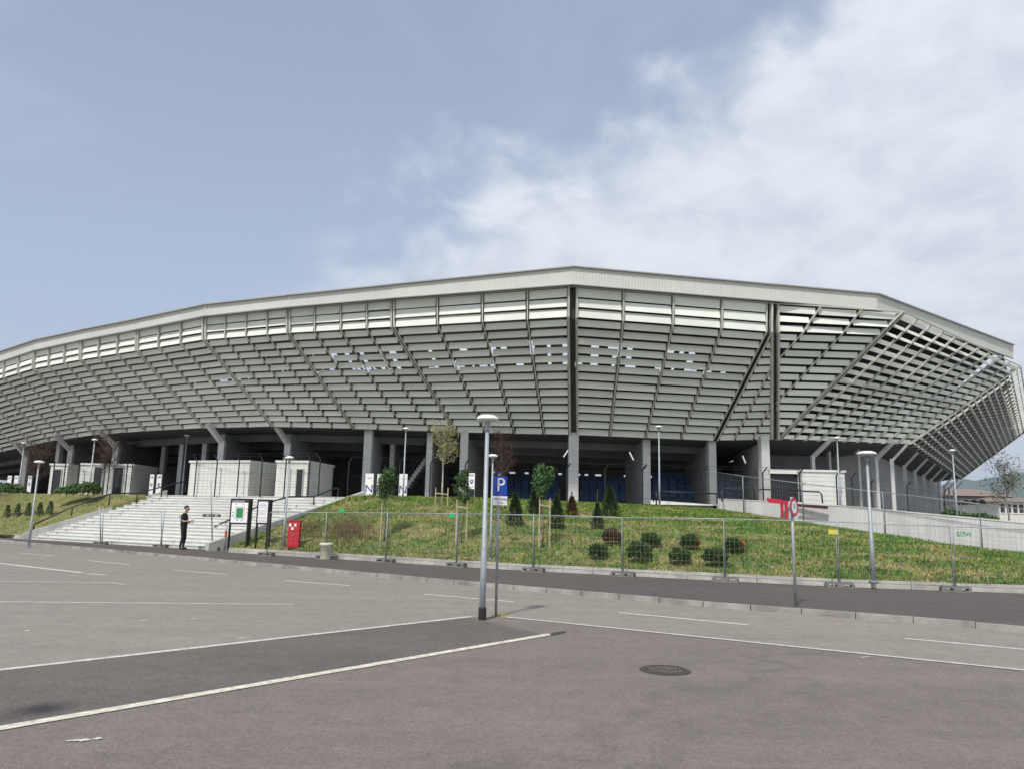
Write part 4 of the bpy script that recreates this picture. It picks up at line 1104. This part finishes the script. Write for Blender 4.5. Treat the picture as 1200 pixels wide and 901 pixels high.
# ---------------------------------------------------------------- booths
def booth(x0, x1, y, depth, ztop, label, doors=(), sidelen=3.2, seams=9, z0=None, hatch=(), yaw=0):
    z0 = PZ if z0 is None else z0
    a, b = D(x0, 560, y), D(x1, 560, y); w = b.x - a.x
    t = thing('ticket_booth', Vector(((a.x + b.x) / 2, y, z0)), label, 'booth', 'pale flat roofed booths')
    mb = MB(); mb.abox(a.x, b.x, y, y + sidelen, z0 - .05, ztop - .12); bo_ = mb.build('booth_body', M_BOOTH, t)
    mb = MB(); mb.abox(a.x - .07, b.x + .07, y - .07, y + sidelen + .07, ztop - .12, ztop); mb.build('roof', M_BOOTH, t)
    sm_ = MB()
    for k in range(1, seams):
        z_ = lerp(z0, ztop - .12, k / seams); sm_.abox(a.x - .006, b.x + .006, y - .006, y + sidelen, z_ - .008, z_ + .008)
    sm_.build('cladding_seam', M_SEAM, bo_)
    for (dx0, dx1, hz0, hz1) in doors:
        mb = MB(); mb.abox(a.x + dx0, a.x + dx1, y - .05, y - .012, z0 + hz0, z0 + hz1); d_ = mb.build('door' if hz0 < .2 else 'window', M_GLASS, t)
        fr = MB()
        for (u0_, u1_, v0, v1) in ((dx0 - .05, dx0, hz0, hz1), (dx1, dx1 + .05, hz0, hz1), (dx0 - .05, dx1 + .05, hz1, hz1 + .05)): fr.abox(a.x + u0_, a.x + u1_, y - .06, y - .01, z0 + v0, z0 + v1)
        fr.build('frame', M_SEAM, d_)
    t.rotation_euler.z = R(yaw)
    return t
booth(213, 299, 45.3, 45, 4.75, 'wide pale clad ticket booth at the head of the stairs', sidelen=2.4, seams=11, yaw=-20)
booth(322, 361, 43.5, 45, 4.72, 'smaller pale ticket booth with narrow dark door near the stairs', doors=((1.25, 1.6, .05, 1.5),), sidelen=3.7, seams=11, yaw=-9)
booth(93, 155, 50.2, 55, 4.72, 'white booth with dark doorways left of the staircase', doors=((.95, 1.45, .02, 1.75), (2.2, 2.8, .02, 1.75)), sidelen=3.5)
booth(58, 78, 51.5, 55, 4.72, 'narrow white booth at far left beside leafless trees', doors=((.3, .75, .02, 1.6),), sidelen=3.2)
booth(940, 990, 43.6, 43, 4.85, 'pale clad booth behind the ramp wall at right', sidelen=3.0, seams=9, z0=2.4)
a, b = D(904, 560, 44.2), D(936.5, 560, 44.2)
t = thing('dark_gateway', Vector(((a.x + b.x) / 2, 44.2, 2.4)), 'dark roller shutter under a pale lintel beside the right booth', 'gateway')
mb = MB(); mb.abox(a.x, b.x, 44.3, 44.4, 2.4, 4.62); mb.build('opening_shade', M_BLACK, t)  # black sheet paints the shade inside the opening
mb = MB(); mb.abox(a.x - .1, b.x + .02, 44.15, 44.5, 4.63, 4.86); mb.build('lintel', M_BOOTH, t)

# ---------------------------------------------------------------- perimeter fence with angled tips
def security(pp, label, hgt=2.05, rails=(.5, 1.25, 1.95), tip=(-.2, .3), z=None):
    pts = [Vector((D(x, 560, d).x, d, PZ if z is None else z)) for x, d in pp]
    t = thing('security_fence', pts[0], label, 'fence', 'dark perimeter fences with angled tips')
    for p in pts:
        mb = MB(); mb.tube([p - Z * .05, p + Z * hgt, p + Z * (hgt + tip[1]) + Vector((tip[0], -.15, 0))], .04, 6); mb.build('post', M_BLACK, t)
    for a, b in zip(pts, pts[1:]):
        mb = MB()
        for z_ in rails: mb.bar(a + Z * z_, b + Z * z_, .009)
        n = max(2, int((b - a).length / .3))
        for k in range(1, n): p = lerp(a, b, k / n); mb.bar(p + Z * .05, p + Z * hgt, .004)
        tp = Vector((tip[0], -.15, tip[1] + hgt)); mb.bar(a + tp, b + tp, .012); mb.bar(a + tp * .5 + Z * hgt * .5, b + tp * .5 + Z * hgt * .5, .012)
        mb.build('wire_mesh', M_BLACK, t)
security([(62, 50.6), (75, 50.2), (91.5, 49.8), (127, 49.4), (148, 49.2), (154, 49.0)], 'dark mesh fence in front of the left white booths')
security([(229, 45.6), (253, 44.9), (279, 44.2), (306, 43.7), (334, 43.1), (362, 42.7), (374, 42.6)], 'dark mesh fence in front of the stair head booths')
security([(408, 44.6), (444, 44.5), (468, 44.4), (504, 44.4), (545, 44.4), (586, 44.3)], 'dark mesh fence behind the entrance banners', tip=(.2, .3))
security([(586, 45.3), (625, 45.3), (664, 45.3), (709, 44.9), (753, 44.6)], 'dark mesh fence in front of the blue seats', tip=(.2, .3), z=2.65)
security([(753, 43.8), (824, 43.6), (894, 43.4), (937, 43.2)], 'dark mesh fence at the top of the ramp', tip=(.2, .3), z=2.55)
security([(980, 43), (998, 44.5), (1020, 50), (1062, 52), (1105, 60)], 'dark mesh fence below the far right overhang', tip=(.2, .3), z=2.45)

# ---------------------------------------------------------------- banners
def pin(parent, c, xa, na, s, material):
    mb = MB(); n = 20; A, Bq = [], []
    for k in range(n + 1):
        a_ = 2 * math.pi * k / n; d = xa * math.cos(a_) + Z * math.sin(a_); A.append(c + d * s); Bq.append(c + d * s * .5)
    mb.strip(Bq, A); mb.poly([c - xa * s * .75 - Z * s * .68, c - Z * s * 1.9, c + xa * s * .75 - Z * s * .68, c - Z * s * 1.0]); mb.build('pin_symbol', material, parent)
def banner(x0, x1, y0, y1, depth, label, kind):
    a, b = D(x0, y1, depth), D(x1, y0, depth); c = (a + b) / 2; w, h = b.x - a.x, b.z - a.z
    t = thing('entrance_banner', Vector((c.x, c.y, a.z)), label, 'banner', 'white and blue entrance banners')
    mb = MB(); mb.abox(a.x, b.x, depth - .01, depth + .01, a.z, b.z); pn = mb.build('panel', M_WHITE, t)
    mb = MB()
    for x_ in (a.x, b.x): mb.tube([(x_, depth + .03, PZ - .05), (x_, depth + .03, b.z)], .02, 6)
    mb.build('frame', M_GALVD, t)
    xa, na = Vector((1, 0, 0)), Vector((0, -1, 0)); f = Vector((c.x, depth - .016, c.z))
    if kind == 'pin': pin(pn, f - Z * h * .0, xa, na, w * .30, M_NAVY); plate('caption', f + Z * h * .36, xa, na, w * .6, h * .10, M_GREY, pn, .002)
    else:
        lettering('letter', kind, h * .44, f - Z * h * .12, xa, na, M_NAVY, pn)
        lettering('lettering', 'Ulaz', h * .13, f + Z * h * .33, xa, na, M_PINK, pn); plate('caption', f - Z * h * .43, xa, na, w * .6, h * .035, M_GREY, pn, .002)
banner(427, 438, 554.5, 583.5, 42.5, 'white banner with a blue N nearest the stair head', 'N')
banner(441, 451, 555, 583.5, 42.5, 'white banner with a blue N half hidden by the young tree', 'N')
banner(467, 477.5, 555, 585, 42.6, 'white banner with a blue N behind the slim lamp post', 'N')
banner(549, 556.5, 554, 572.5, 43.5, 'small white banner with a blue map pin right of the slender tree', 'pin')
banner(174, 181, 555.5, 579, 49.5, 'white banner with a blue ring left of the stairs', 'pin')
banner(182, 190, 555.5, 579, 49.5, 'white banner with a blue ring nearest the stairs', 'pin')
banner(7, 14, 557, 576, 60, 'white banner with a blue pin at the far left edge', 'pin')
banner(15, 22, 557, 576, 60, 'white banner with a blue pin left of the far lamp', 'pin')
banner(31, 38, 557, 576, 60.5, 'bluish banner behind the far left lamp post', 'pin')
for o_ in (pt_, bpy.data.objects['mobile_phone']):       # a tall man
    o_.matrix_world = Matrix.Translation(pb) @ Matrix.Scale(1.08, 4) @ Matrix.Translation(-pb) @ o_.matrix_world

# ---------------------------------------------------------------- drain cover, lamp outside the frame
mc = G(779.5, 785, .004); t = thing('drain_cover', mc, 'round cast iron drain grate set in the dark asphalt', 'drain cover')
n = 40
ring = lambda r_, z_: [mc + Vector((math.cos(2 * math.pi * k / n) * r_, math.sin(2 * math.pi * k / n) * r_, z_)) for k in range(n + 1)]
mb = MB(); mb.poly(ring(.26, .002)[:-1]); mb.build('pit', M_RUBBER, t)
IRON = mat('cast_iron', (.20, .18, .155), .6, .15, var=.3, scale=14)
IROND = mat('dark_cast_iron', (.055, .048, .042), .7, .1, var=.3, scale=14)
mb = MB(); mb.strip(ring(.275, .016), ring(.215, .016)); mb.strip(ring(.215, .016), ring(.215, .001)); mb.strip(ring(.305, .001), ring(.275, .016))
mb.build('rim', IROND, t)
for sy in (-1, 1):
    mb = MB()
    for k in range(-5, 6):
        x_ = k * .037; h_ = math.sqrt(max(0, .213 ** 2 - x_ ** 2))
        a_, b_ = mc + Vector((x_, sy * .025, .008)), mc + Vector((x_, sy * h_, .008)); mb.bar(a_, b_, .016, .010)
    mb.build('grate_bars', IRON, t)
mb = MB(); mb.bar(mc + Vector((-.21, 0, .008)), mc + Vector((.21, 0, .008)), .04, .011)
mb.build('grate_bars', IROND, t)
lamp(Vector((-5.15, 4.95, 0)), 3.55, 'grey lamp post beyond the left edge casting its shadow on the dark parking bay', r=.055, head=.23)

# ---------------------------------------------------------------- plants
def leaf_quads(mb, c, s, aspect=1.0):
    d = Vector((random.gauss(0, 1), random.gauss(0, 1), random.gauss(0, 1))).normalized(); e = d.orthogonal().normalized()
    e.rotate(Matrix.Rotation(random.uniform(0, 6.28), 3, d)); f = d.cross(e)
    mb.add([c - e * s, c - f * s * .45 * aspect, c + e * s, c + f * s * .45 * aspect], [(0, 1, 2, 3)])
def conifer(px, by, ty, w, label, material=M_CONIF, n=1500, slim=1.0, leader=0.0):
    b = bank(px, by); h = top_z(b, px, ty) - b.z; r = w / F_PX * b.y / 2
    t = thing('conifer', b, label, 'conifer', 'young conifers on the grass bank')
    mb = MB(); mb.tube([b - Z * .1, b + Z * h * .5, b + Z * h * .97], [.03, .02, .006], 6); mb.build('trunk', M_BARK, t)
    mb = MB(); ph0 = random.uniform(0, 9)
    for k in range(n):
        u = random.random() ** .8; z = u * h * (1 - leader)
        lim = r * (min(1, .75 + 2.2 * u) if u < .12 else (1 - u) ** .8 * 1.08 + .05)
        a = random.uniform(0, 6.283); lump = 1 + .16 * math.sin(3 * a + ph0 + u * 9) + .10 * math.sin(7 * a + u * 17)
        rr = lim * lump * (random.random() ** .35)
        c = b + Vector((math.cos(a) * rr, math.sin(a) * rr, z + .02)); d = Vector((math.cos(a) * .6, math.sin(a) * .6, random.uniform(.4, 1.0))).normalized()
        l = random.uniform(.05, .12); sd = d.cross(Vector((random.random(), random.random(), random.random()))).normalized() * l * .22
        mb.add([c - sd, c + sd, c + d * l], [(0, 1, 2)])
        mb.add([c - d.cross(sd) , c + d.cross(sd), c + d * l * .9], [(0, 1, 2)])
    if leader:
        for k in range(70):
            u = random.random(); c = b + Z * (h * (1 - leader) + u * h * leader) + Vector((random.gauss(0, .03), random.gauss(0, .03), 0)) * (1.2 - u)
            leaf_quads(mb, c, .035)
    mb.build('crown', material, t)
conifer(603, 616.5, 578, 20, 'dark cone conifer nearest the nearest lamp post, right of its pole')
conifer(626, 602, 571, 15, 'dark narrow conifer at the bank top beside the staked green tree')
conifer(652, 620, 580, 19, 'dark cone conifer just right of the wooden stakes')
conifer(670, 603.5, 576, 15, 'brownish thin conifer in front of the central concrete column', M_CONIFB, 900, leader=.25)
conifer(700, 620, 572, 14, 'slim conifer with a long bare leader standing before the broad conifer', n=900, leader=.40)
conifer(715, 605, 570, 22, 'broadest dark conifer at the bank top before the blue seats', n=1900)
def bush(px, ty, by, w, label, material=M_BUSH, orange=False):
    b = bank(px, by); r = w / F_PX * b.y / 2; h = (top_z(b, px, ty) - b.z)
    t = thing('round_bush', b, label, 'bush', 'low round bushes on the grass bank')
    mb = MB(); p0 = random.uniform(0, 9)
    for k in range(3000):
        d = Vector((random.gauss(0, 1), random.gauss(0, 1), random.gauss(0, .9))); d.normalize()
        if d.z < -.45: d.z *= -.5
        lump = 1 + .10 * math.sin(4 * math.atan2(d.y, d.x) + p0) + .09 * math.sin(9 * d.z + p0 * 2 + 3 * d.x)
        rr = random.random() ** .16 * lump
        c = b + Vector((d.x * r * rr, d.y * r * rr, h * .48 + d.z * h * .52 * rr))
        mb.m = 1 if orange and d.x > .45 and random.random() < .75 else 0
        o_ = (d + Vector((0, 0, .5)) + Vector((random.gauss(0, .5), random.gauss(0, .5), random.gauss(0, .5)))).normalized(); l = random.uniform(.04, .085)
        sd = o_.cross(Vector((random.random(), random.random(), random.random()))).normalized() * l * .35
        mb.add([c - sd, c + sd, c + o_ * l], [(0, 1, 2)])
    mb.build('foliage', [material, M_ORANGE], t)
    mb = MB(); mb.tube([b - Z * .05, b + Z * h * .5], [.03, .015], 6); mb.build('stem', M_BARK, t)
bush(717, 619, 638.5, 22, 'reddish brown round bush, topmost of the round bushes', M_BUSHR)
bush(701, 637, 654.5, 20, 'small dark round bush furthest down at the left of the bushes')
bush(749.5, 634, 659, 26, 'largest dark round bush right beside a fence upright')
bush(763, 624, 641, 22, 'round bush touching the back of the largest bush')
bush(797, 642, 661, 23, 'dark green round bush in the lower row between the largest and the right one')
bush(809, 626, 643.5, 22, 'upper row round bush with orange leaves on its right side, left of the fence upright', orange=True)
bush(838, 642, 663, 25, 'dark green round bush just left of a fence upright, lowest at right')
bush(861, 630, 648, 21, 'round bush with orange leaves right of the fence upright', orange=True)

def tree(base, h, crown, label, name='young_tree', leaf=M_LEAF, bark=M_BARK, r=.035, n=900, size=.07, stakes=(), limbs=9, group=None, cat='tree', twig=False, lean=(0, 0)):
    """crown: (z0, z1, radius, power)"""
    t = thing(name, base, label, cat, group)
    z0, z1, cr, pw = crown
    tr = MB(); top = base + Vector((lean[0], lean[1], z1 * .96))
    pts = [base - Z * .1] + [lerp(base, top, k / 5) + Vector((random.gauss(0, .03), random.gauss(0, .03), 0)) for k in range(1, 6)]
    tr.tube(pts, [r * (1 - .8 * k / 5) for k in range(6)], 7); tips = []
    for k in range(limbs):
        u = random.uniform(.05, .9); zz = lerp(z0, z1, u); c = lerp(base, top, zz / (z1 * .96))
        a = random.uniform(0, 6.283); l = cr * (math.sin(math.pi * min(1, u * .8 + .2)) ** pw) * random.uniform(.6, 1.05)
        e = c + Vector((math.cos(a) * l, math.sin(a) * l, l * random.uniform(.5, 1.3)))
        m_ = lerp(c, e, .5) - Z * l * .08; tr.tube([c, m_, e], [r * .35, r * .22, r * .08], 5, False); tips.append((c, m_, e))
        if twig:
            for j in range(7):
                s_ = lerp(c, e, random.uniform(.2, 1)); q = s_ + Vector((random.gauss(0, .3), random.gauss(0, .3), random.uniform(.1, .7))) * cr * .7
                tr.tube([s_, lerp(s_, q, .5) + Vector((random.gauss(0, .04), 0, 0)), q], [r * .14, r * .1, r * .05], 4, False); tips.append((s_, lerp(s_, q, .5), q))
    tr.build('trunk', M_TWIG if twig and bark is M_TWIG else bark, t, True)
    if n:
        mb = MB()
        for k in range(n):
            a_, b_, c_ = random.choice(tips); p = lerp(lerp(a_, b_, random.random()), lerp(b_, c_, random.random()), random.uniform(.35, 1))
            p = p + Vector((random.gauss(0, 1), random.gauss(0, 1), random.gauss(0, 1))) * cr * .17
            leaf_quads(mb, p, size * random.uniform(.6, 1.3))
        mb.build('crown', leaf, t)
    for sx, sh in stakes:
        q = base + Vector((sx, -.05, 0)); mb = MB(); mb.tube([q - Z * .1, q + Z * sh], .028, 7); mb.build('stake', M_STAKE, t)
    if len(stakes) > 1:
        mb = MB(); mb.bar(base + Vector((stakes[0][0], -.05, stakes[0][1] - .25)), base + Vector((stakes[1][0], -.05, stakes[1][1] - .3)), .04, .05); mb.build('tie', M_STAKE, t)
    return t
TG = 'young trees on the grass bank'
def tp(px, by, ty): b = bank(px, by); return b, top_z(b, px, ty) - b.z
b, h = tp(449.5, 634, 551); tree(b, h, (h * .55, h, .45, .6), 'young tree with dark round crown in front of the white banners', n=2600, size=.052, limbs=18, group=TG, stakes=((-.12, 1.5),))
b, h = tp(541, 636, 550); tree(b, h, (h * .52, h, .36, .8), 'staked young tree with dark pointed crown left of the nearest lamp', n=2000, size=.048, limbs=16, group=TG, stakes=((-.22, 1.6), (.17, 1.6)))
b, h = tp(635, 641, 546); tree(b, h, (h * .58, h, .44, .7), 'staked young tree with fresh green crown before the dark columns', n=2600, size=.052, limbs=18, leaf=mat('fresh_leaf', (.06, .135, .035), .7, var=.4, scale=5), group=TG, stakes=((-.1, 1.75), (.27, 1.75)))
b, h = tp(518, 592, 498); tree(b, h, (h * .45, h, .75, .5), 'tall slender tree with sparse yellow green leaves and pale trunk', leaf=M_LEAFY, bark=M_BIRCH, r=.05, n=1300, size=.05, limbs=26, group=TG, stakes=((-.3, .8), (.25, .8)), twig=True)
def bp(px, depth, ty, z=PZ): b = D(px, 560, depth); b.z = z; return b, top_z(b, px, ty) - z
b, h = bp(587, 44.8, 506); tree(b, h, (h * .2, h, 1.0, .4), 'leafless reddish tree behind the nearest lamp post under the facade', name='bare_tree', leaf=M_TWIG, bark=M_TWIG, r=.05, n=500, size=.04, limbs=44, twig=True, group='leafless trees')
b, h = bp(122, 49.6, 514); tree(b, h, (h * .3, h, 1.2, .4), 'leafless reddish tree behind the white booths left of the stairs', name='bare_tree', leaf=M_TWIG, bark=M_TWIG, r=.05, n=400, size=.05, limbs=40, twig=True, group='leafless trees')
b, h = bp(44, 54.5, 522); tree(b, h, (h * .2, h, 1.5, .4), 'wide leafless reddish tree at the far left beside the narrow booth', name='bare_tree', leaf=M_TWIG, bark=M_TWIG, r=.06, n=500, size=.05, limbs=46, twig=True, group='leafless trees')
b, h = bp(1178, 62, 544, 2.0); tree(b, h, (h * .3, h, 1.7, .5), 'slim sparse leaved tree at the far right edge before distant hills', leaf=mat('olive_leaf', (.12, .13, .045), .8, var=.4, scale=3), bark=M_BIRCH, r=.08, n=900, size=.09, limbs=22, twig=True)
def hedge(pts, w, h, label, n, material=M_BUSH, size=.09):
    mb = MB()
    for k in range(n):
        u = random.random() * (len(pts) - 1); i_ = int(u); c = lerp(pts[i_], pts[min(i_ + 1, len(pts) - 1)], u - i_)
        hh = h * (.8 + .35 * mnoise.noise(c * 1.1)); d = Vector((random.gauss(0, 1), random.gauss(0, 1), abs(random.gauss(0, 1)))).normalized() * random.random() ** .3
        leaf_quads(mb, c + Vector((d.x * w, d.y * w, hh * .25 + d.z * hh * .75)), size * random.uniform(.6, 1.3), 1.3)
    st_ = MB()
    for p in pts: st_.tube([p - Z * .05, p + Z * h * .5], .03, 5)
    t = thing('hedge', pts[0], label, 'hedge'); mb.build('foliage', material, t); st_.build('stem', M_BARK, t)
hl = lambda x, y, d: D(x, y, d)
hedge([Vector((D(x, 560, 53).x, 53, PZ - .1)) for x in (-20, 0, 12, 24)], .6, 1.0, 'low dark hedge at the far left below the blue pin banners', 2200)
hedge([Vector((D(x, 560, 47.6).x, 47.6, PZ - .1)) for x in (72, 80, 88, 96)], .4, .75, 'low green hedge below the narrow white booth', 1300)
hedge([Vector((D(x, 560, 47.2).x, 47.2, PZ - .1)) for x in (99, 105, 112)], .5, .95, 'taller dark bushy hedge before the white booth with doorways', 1500)
hedge([Vector((D(x, 560, 47).x, 47, 2.15)) for x in (1104, 1116)], .4, .75, 'low green hedge left of the lamp under the far right facade', 1200, M_LEAF)
hedge([Vector((D(x, 560, 48).x, 48, 2.0)) for x in (1127, 1137, 1150, 1162)], .45, .85, 'low green hedge right of the lamp under the far right facade', 1500, M_LEAF)
for k, (x, y, lb) in enumerate(((8, 604, 'small dark shrub leftmost in the bank shrub row'), (20, 603, 'small dark shrub left of the green fence tag'), (33, 602, 'small dark shrub behind the left lamp pole'), (46, 602, 'small dark shrub just right of the left lamp pole'), (58, 601, 'small dark shrub at the right end of the bank shrub row'))):
    b = bank(x, y + 2); t = thing('bank_shrub', b, lb, 'shrub', 'small dark shrubs in a row on the left bank'); mb = MB()
    for j in range(420):
        u = random.random(); a = random.uniform(0, 6.28); rr = .26 * (1 - u * .7) * random.random() ** .4
        leaf_quads(mb, b + Vector((math.cos(a) * rr, math.sin(a) * rr, .05 + u * .75)), .05)
    mb.build('foliage', M_CONIF, t); mb = MB(); mb.tube([b - Z * .05, b + Z * .4], .02, 5); mb.build('stem', M_BARK, t)

# grass on the banks: green, yellowish and straw tufts in drifting patches
def grass(vs, fs, n, name, seed):
    rnd = random.Random(seed); mb = MB(); tri = []
    acc = 0; cum = []
    for f in fs:
        a_, b_, c_, d_ = (Vector(vs[i]) for i in f); acc += (b_ - a_).cross(d_ - a_).length; cum.append(acc)
    import bisect
    for k in range(n):
        f = fs[min(len(fs) - 1, bisect.bisect(cum, rnd.random() * acc))]
        u, v = rnd.random(), rnd.random(); a_, b_, c_, d_ = (Vector(vs[i]) for i in f)
        p = lerp(lerp(a_, b_, u), lerp(d_, c_, u), v)
        if p.x > 26 or p.x < -48: continue
        q = mnoise.noise(Vector((p.x * .45, p.y * .8, seed))) + .6 * mnoise.noise(Vector((p.x * 1.8, p.y * 2.6, seed + 5))) + rnd.gauss(0, .28)
        mb.m = 2 if q > .30 else (1 if q > -.05 else 0)
        hgt = rnd.uniform(.04, .11) * (.8 if mb.m == 2 else 1.15) * (1.4 if mnoise.noise(Vector((p.x * .8, p.y * .8, 2.2))) > .35 else 1)
        for j in range(3):
            a = rnd.uniform(0, 6.283); w = rnd.uniform(.010, .022); ln = rnd.uniform(.2, 1.0)
            e = Vector((math.cos(a), math.sin(a), 0)); o_ = p + Vector((rnd.gauss(0, .04), rnd.gauss(0, .04), -.01)); sd = Vector((-e.y, e.x, 0)) * w
            mb.add([o_ - sd, o_ + sd, o_ + e * hgt * ln + Z * hgt], [(0, 1, 2)])
    o = mb.build(name, [M_GRASSG, M_GRASSY, M_STRAW]); tag(o, kind='stuff'); return o
grass(bvR, bfR, 60000, 'grass', 3)
grass(bvL, bfL, 12000, 'grass', 8)
wd = MB()
for k in range(520):                                      # brown weeds behind the bucket
    c = bank(random.gauss(408, 14), random.gauss(624, 5.5)); hgt = random.uniform(.15, .5)
    for j in range(3):
        a = random.uniform(0, 6.28); e = Vector((math.cos(a), math.sin(a), 0)) * random.uniform(.05, .3) * hgt; sd = Vector((-e.y, e.x, 0)).normalized() * .012
        o_ = c + Vector((random.gauss(0, .05), random.gauss(0, .05), -.02)); wd.add([o_ - sd, o_ + sd, o_ + e + Z * hgt], [(0, 1, 2)])
for k in range(300):
    c = bank(random.gauss(362, 7), random.gauss(622, 5)); hgt = random.uniform(.15, .4)
    a = random.uniform(0, 6.28); e = Vector((math.cos(a), math.sin(a), 0)) * .1; sd = Vector((-e.y, e.x, 0)).normalized() * .014
    wd.add([c - sd, c + sd, c + e + Z * hgt], [(0, 1, 2)])
tag(wd.build('weeds', M_WEED), kind='stuff')

# ---------------------------------------------------------------- what stands beyond
def house(x0, x1, ytop, yeave, ybase, depth, label, roofm, wallm, floors=1, wins=6, deep=9):
    a, b = D(x0, ybase, depth), D(x1, ybase, depth); zb, ze, zt = D((x0 + x1) / 2, ybase, depth).z, D((x0 + x1) / 2, yeave, depth).z, D((x0 + x1) / 2, ytop, depth).z
    t = thing('background_building', Vector(((a.x + b.x) / 2, depth, 0)), label, 'building')
    mb = MB(); mb.abox(a.x, b.x, depth, depth + deep, 0, ze); mb.build('wall', wallm, t)
    mb = MB(); m_ = depth + deep / 2; o_ = .6
    mb.add([(a.x - o_, depth - o_, ze + .02), (b.x + o_, depth - o_, ze + .02), (b.x + o_, depth + deep + o_, ze + .02), (a.x - o_, depth + deep + o_, ze + .02), (a.x + 2, m_, zt), (b.x - 2, m_, zt)],
           [(0, 3, 2, 1), (0, 1, 5, 4), (2, 3, 4, 5), (1, 2, 5), (3, 0, 4)]); mb.build('roof', roofm, t)
    for f in range(floors):
        for k in range(wins):
            xx = lerp(a.x, b.x, (k + .5) / wins); zz = lerp(zb, ze, (f + .55) / floors); w_ = (b.x - a.x) / wins * .32; h_ = (ze - zb) / floors * .28
            mb = MB(); mb.abox(xx - w_, xx + w_, depth - .06, depth - .01, zz - h_, zz + h_); wn = mb.build('window', M_GLASS, t)
            mb = MB(); mb.abox(xx - w_ - .06, xx + w_ + .06, depth - .12, depth - .02, zz - h_ - .12, zz - h_ - .02); mb.build('sill', M_WHITE, wn)
house(1112, 1188, 571, 581, 606, 150, 'long building with a low brown roof beyond the far right corner', M_ROOFB, M_DARK, 1, 7, 14)
house(1172, 1290, 582, 588.5, 606, 118, 'white building with a row of windows at the right edge', M_ROOFB, M_HOUSE, 1, 16, 12)
t = thing('arched_canopy', D(1135, 605, 95), 'dark canopy of small barrel vaults right of the far lamp', 'canopy')
for k in range(4):
    x0, x1 = D(1118 + k * 9.5, 590, 95), D(1127.5 + k * 9.5, 590, 95); r_ = (x1.x - x0.x) / 2; c = (x0 + x1) / 2
    mb = MB(); A = [Vector((c.x - math.cos(math.pi * j / 10) * r_, 95, c.z + math.sin(math.pi * j / 10) * r_)) for j in range(11)]
    mb.strip(A, [p + Vector((0, 8, 0)) for p in A]); mb.strip([p + Z * .12 for p in A][::-1], [p + Vector((0, 8, .12)) for p in A][::-1]); mb.strip(A[::-1], [p + Z * .12 for p in A][::-1]); mb.build('vault', mat('canopy_sheet', (.10, .085, .075), .6), t)
    mb = MB(); mb.tube([Vector((x0.x, 95.2, 0)), Vector((x0.x, 95.2, x0.z))], .08, 6); mb.build('post', M_DARK, t)
rg = [(1060, 582), (1090, 574), (1110, 566), (1127, 561), (1140, 563), (1158, 559), (1172, 556), (1184, 552), (1192, 554), (1200, 553), (1225, 549), (1260, 556), (1330, 548), (1420, 562), (1600, 590)]
mb = MB(); YM = 5200
top = []
for (x, y), (x2, y2) in zip(rg, rg[1:]):
    for k in range(8):
        p = D(lerp(x, x2, k / 8), lerp(y, y2, k / 8), YM); p.z += 14 * mnoise.noise(Vector((p.x * .012, 1, 0))); p.y += 300 * mnoise.noise(Vector((p.x * .002, 5, 0))); top.append(p)
mid = [Vector((p.x * .93, p.y - 700 + 250 * mnoise.noise(Vector((p.x * .004, 2, 0))), p.z * .55)) for p in top]
mb.strip([Vector((p.x * .85, p.y - 1700, -5)) for p in top], mid); mb.strip(mid, top); mb.strip(top, [Vector((p.x, p.y + 1500, -5)) for p in top])
struct(mb.build('mountain_ridge', M_MOUNT, smooth=True))

# ---------------------------------------------------------------- air
hz_ = MB(); hz_.abox(-4200, 7600, -1200, 7900, -1.2, 560)
hm = bpy.data.materials.new('haze_air'); hm.use_nodes = True; hn = hm.node_tree
hn.nodes.remove(hn.nodes['Principled BSDF']); pv_ = hn.nodes.new('ShaderNodeVolumePrincipled')
pv_.inputs['Color'].default_value = (.72, .85, 1, 1); pv_.inputs['Density'].default_value = 1.1e-4; pv_.inputs['Anisotropy'].default_value = .3
hn.links.new(pv_.outputs[0], hn.nodes['Material Output'].inputs['Volume'])
tag(hz_.build('haze', hm), kind='stuff')
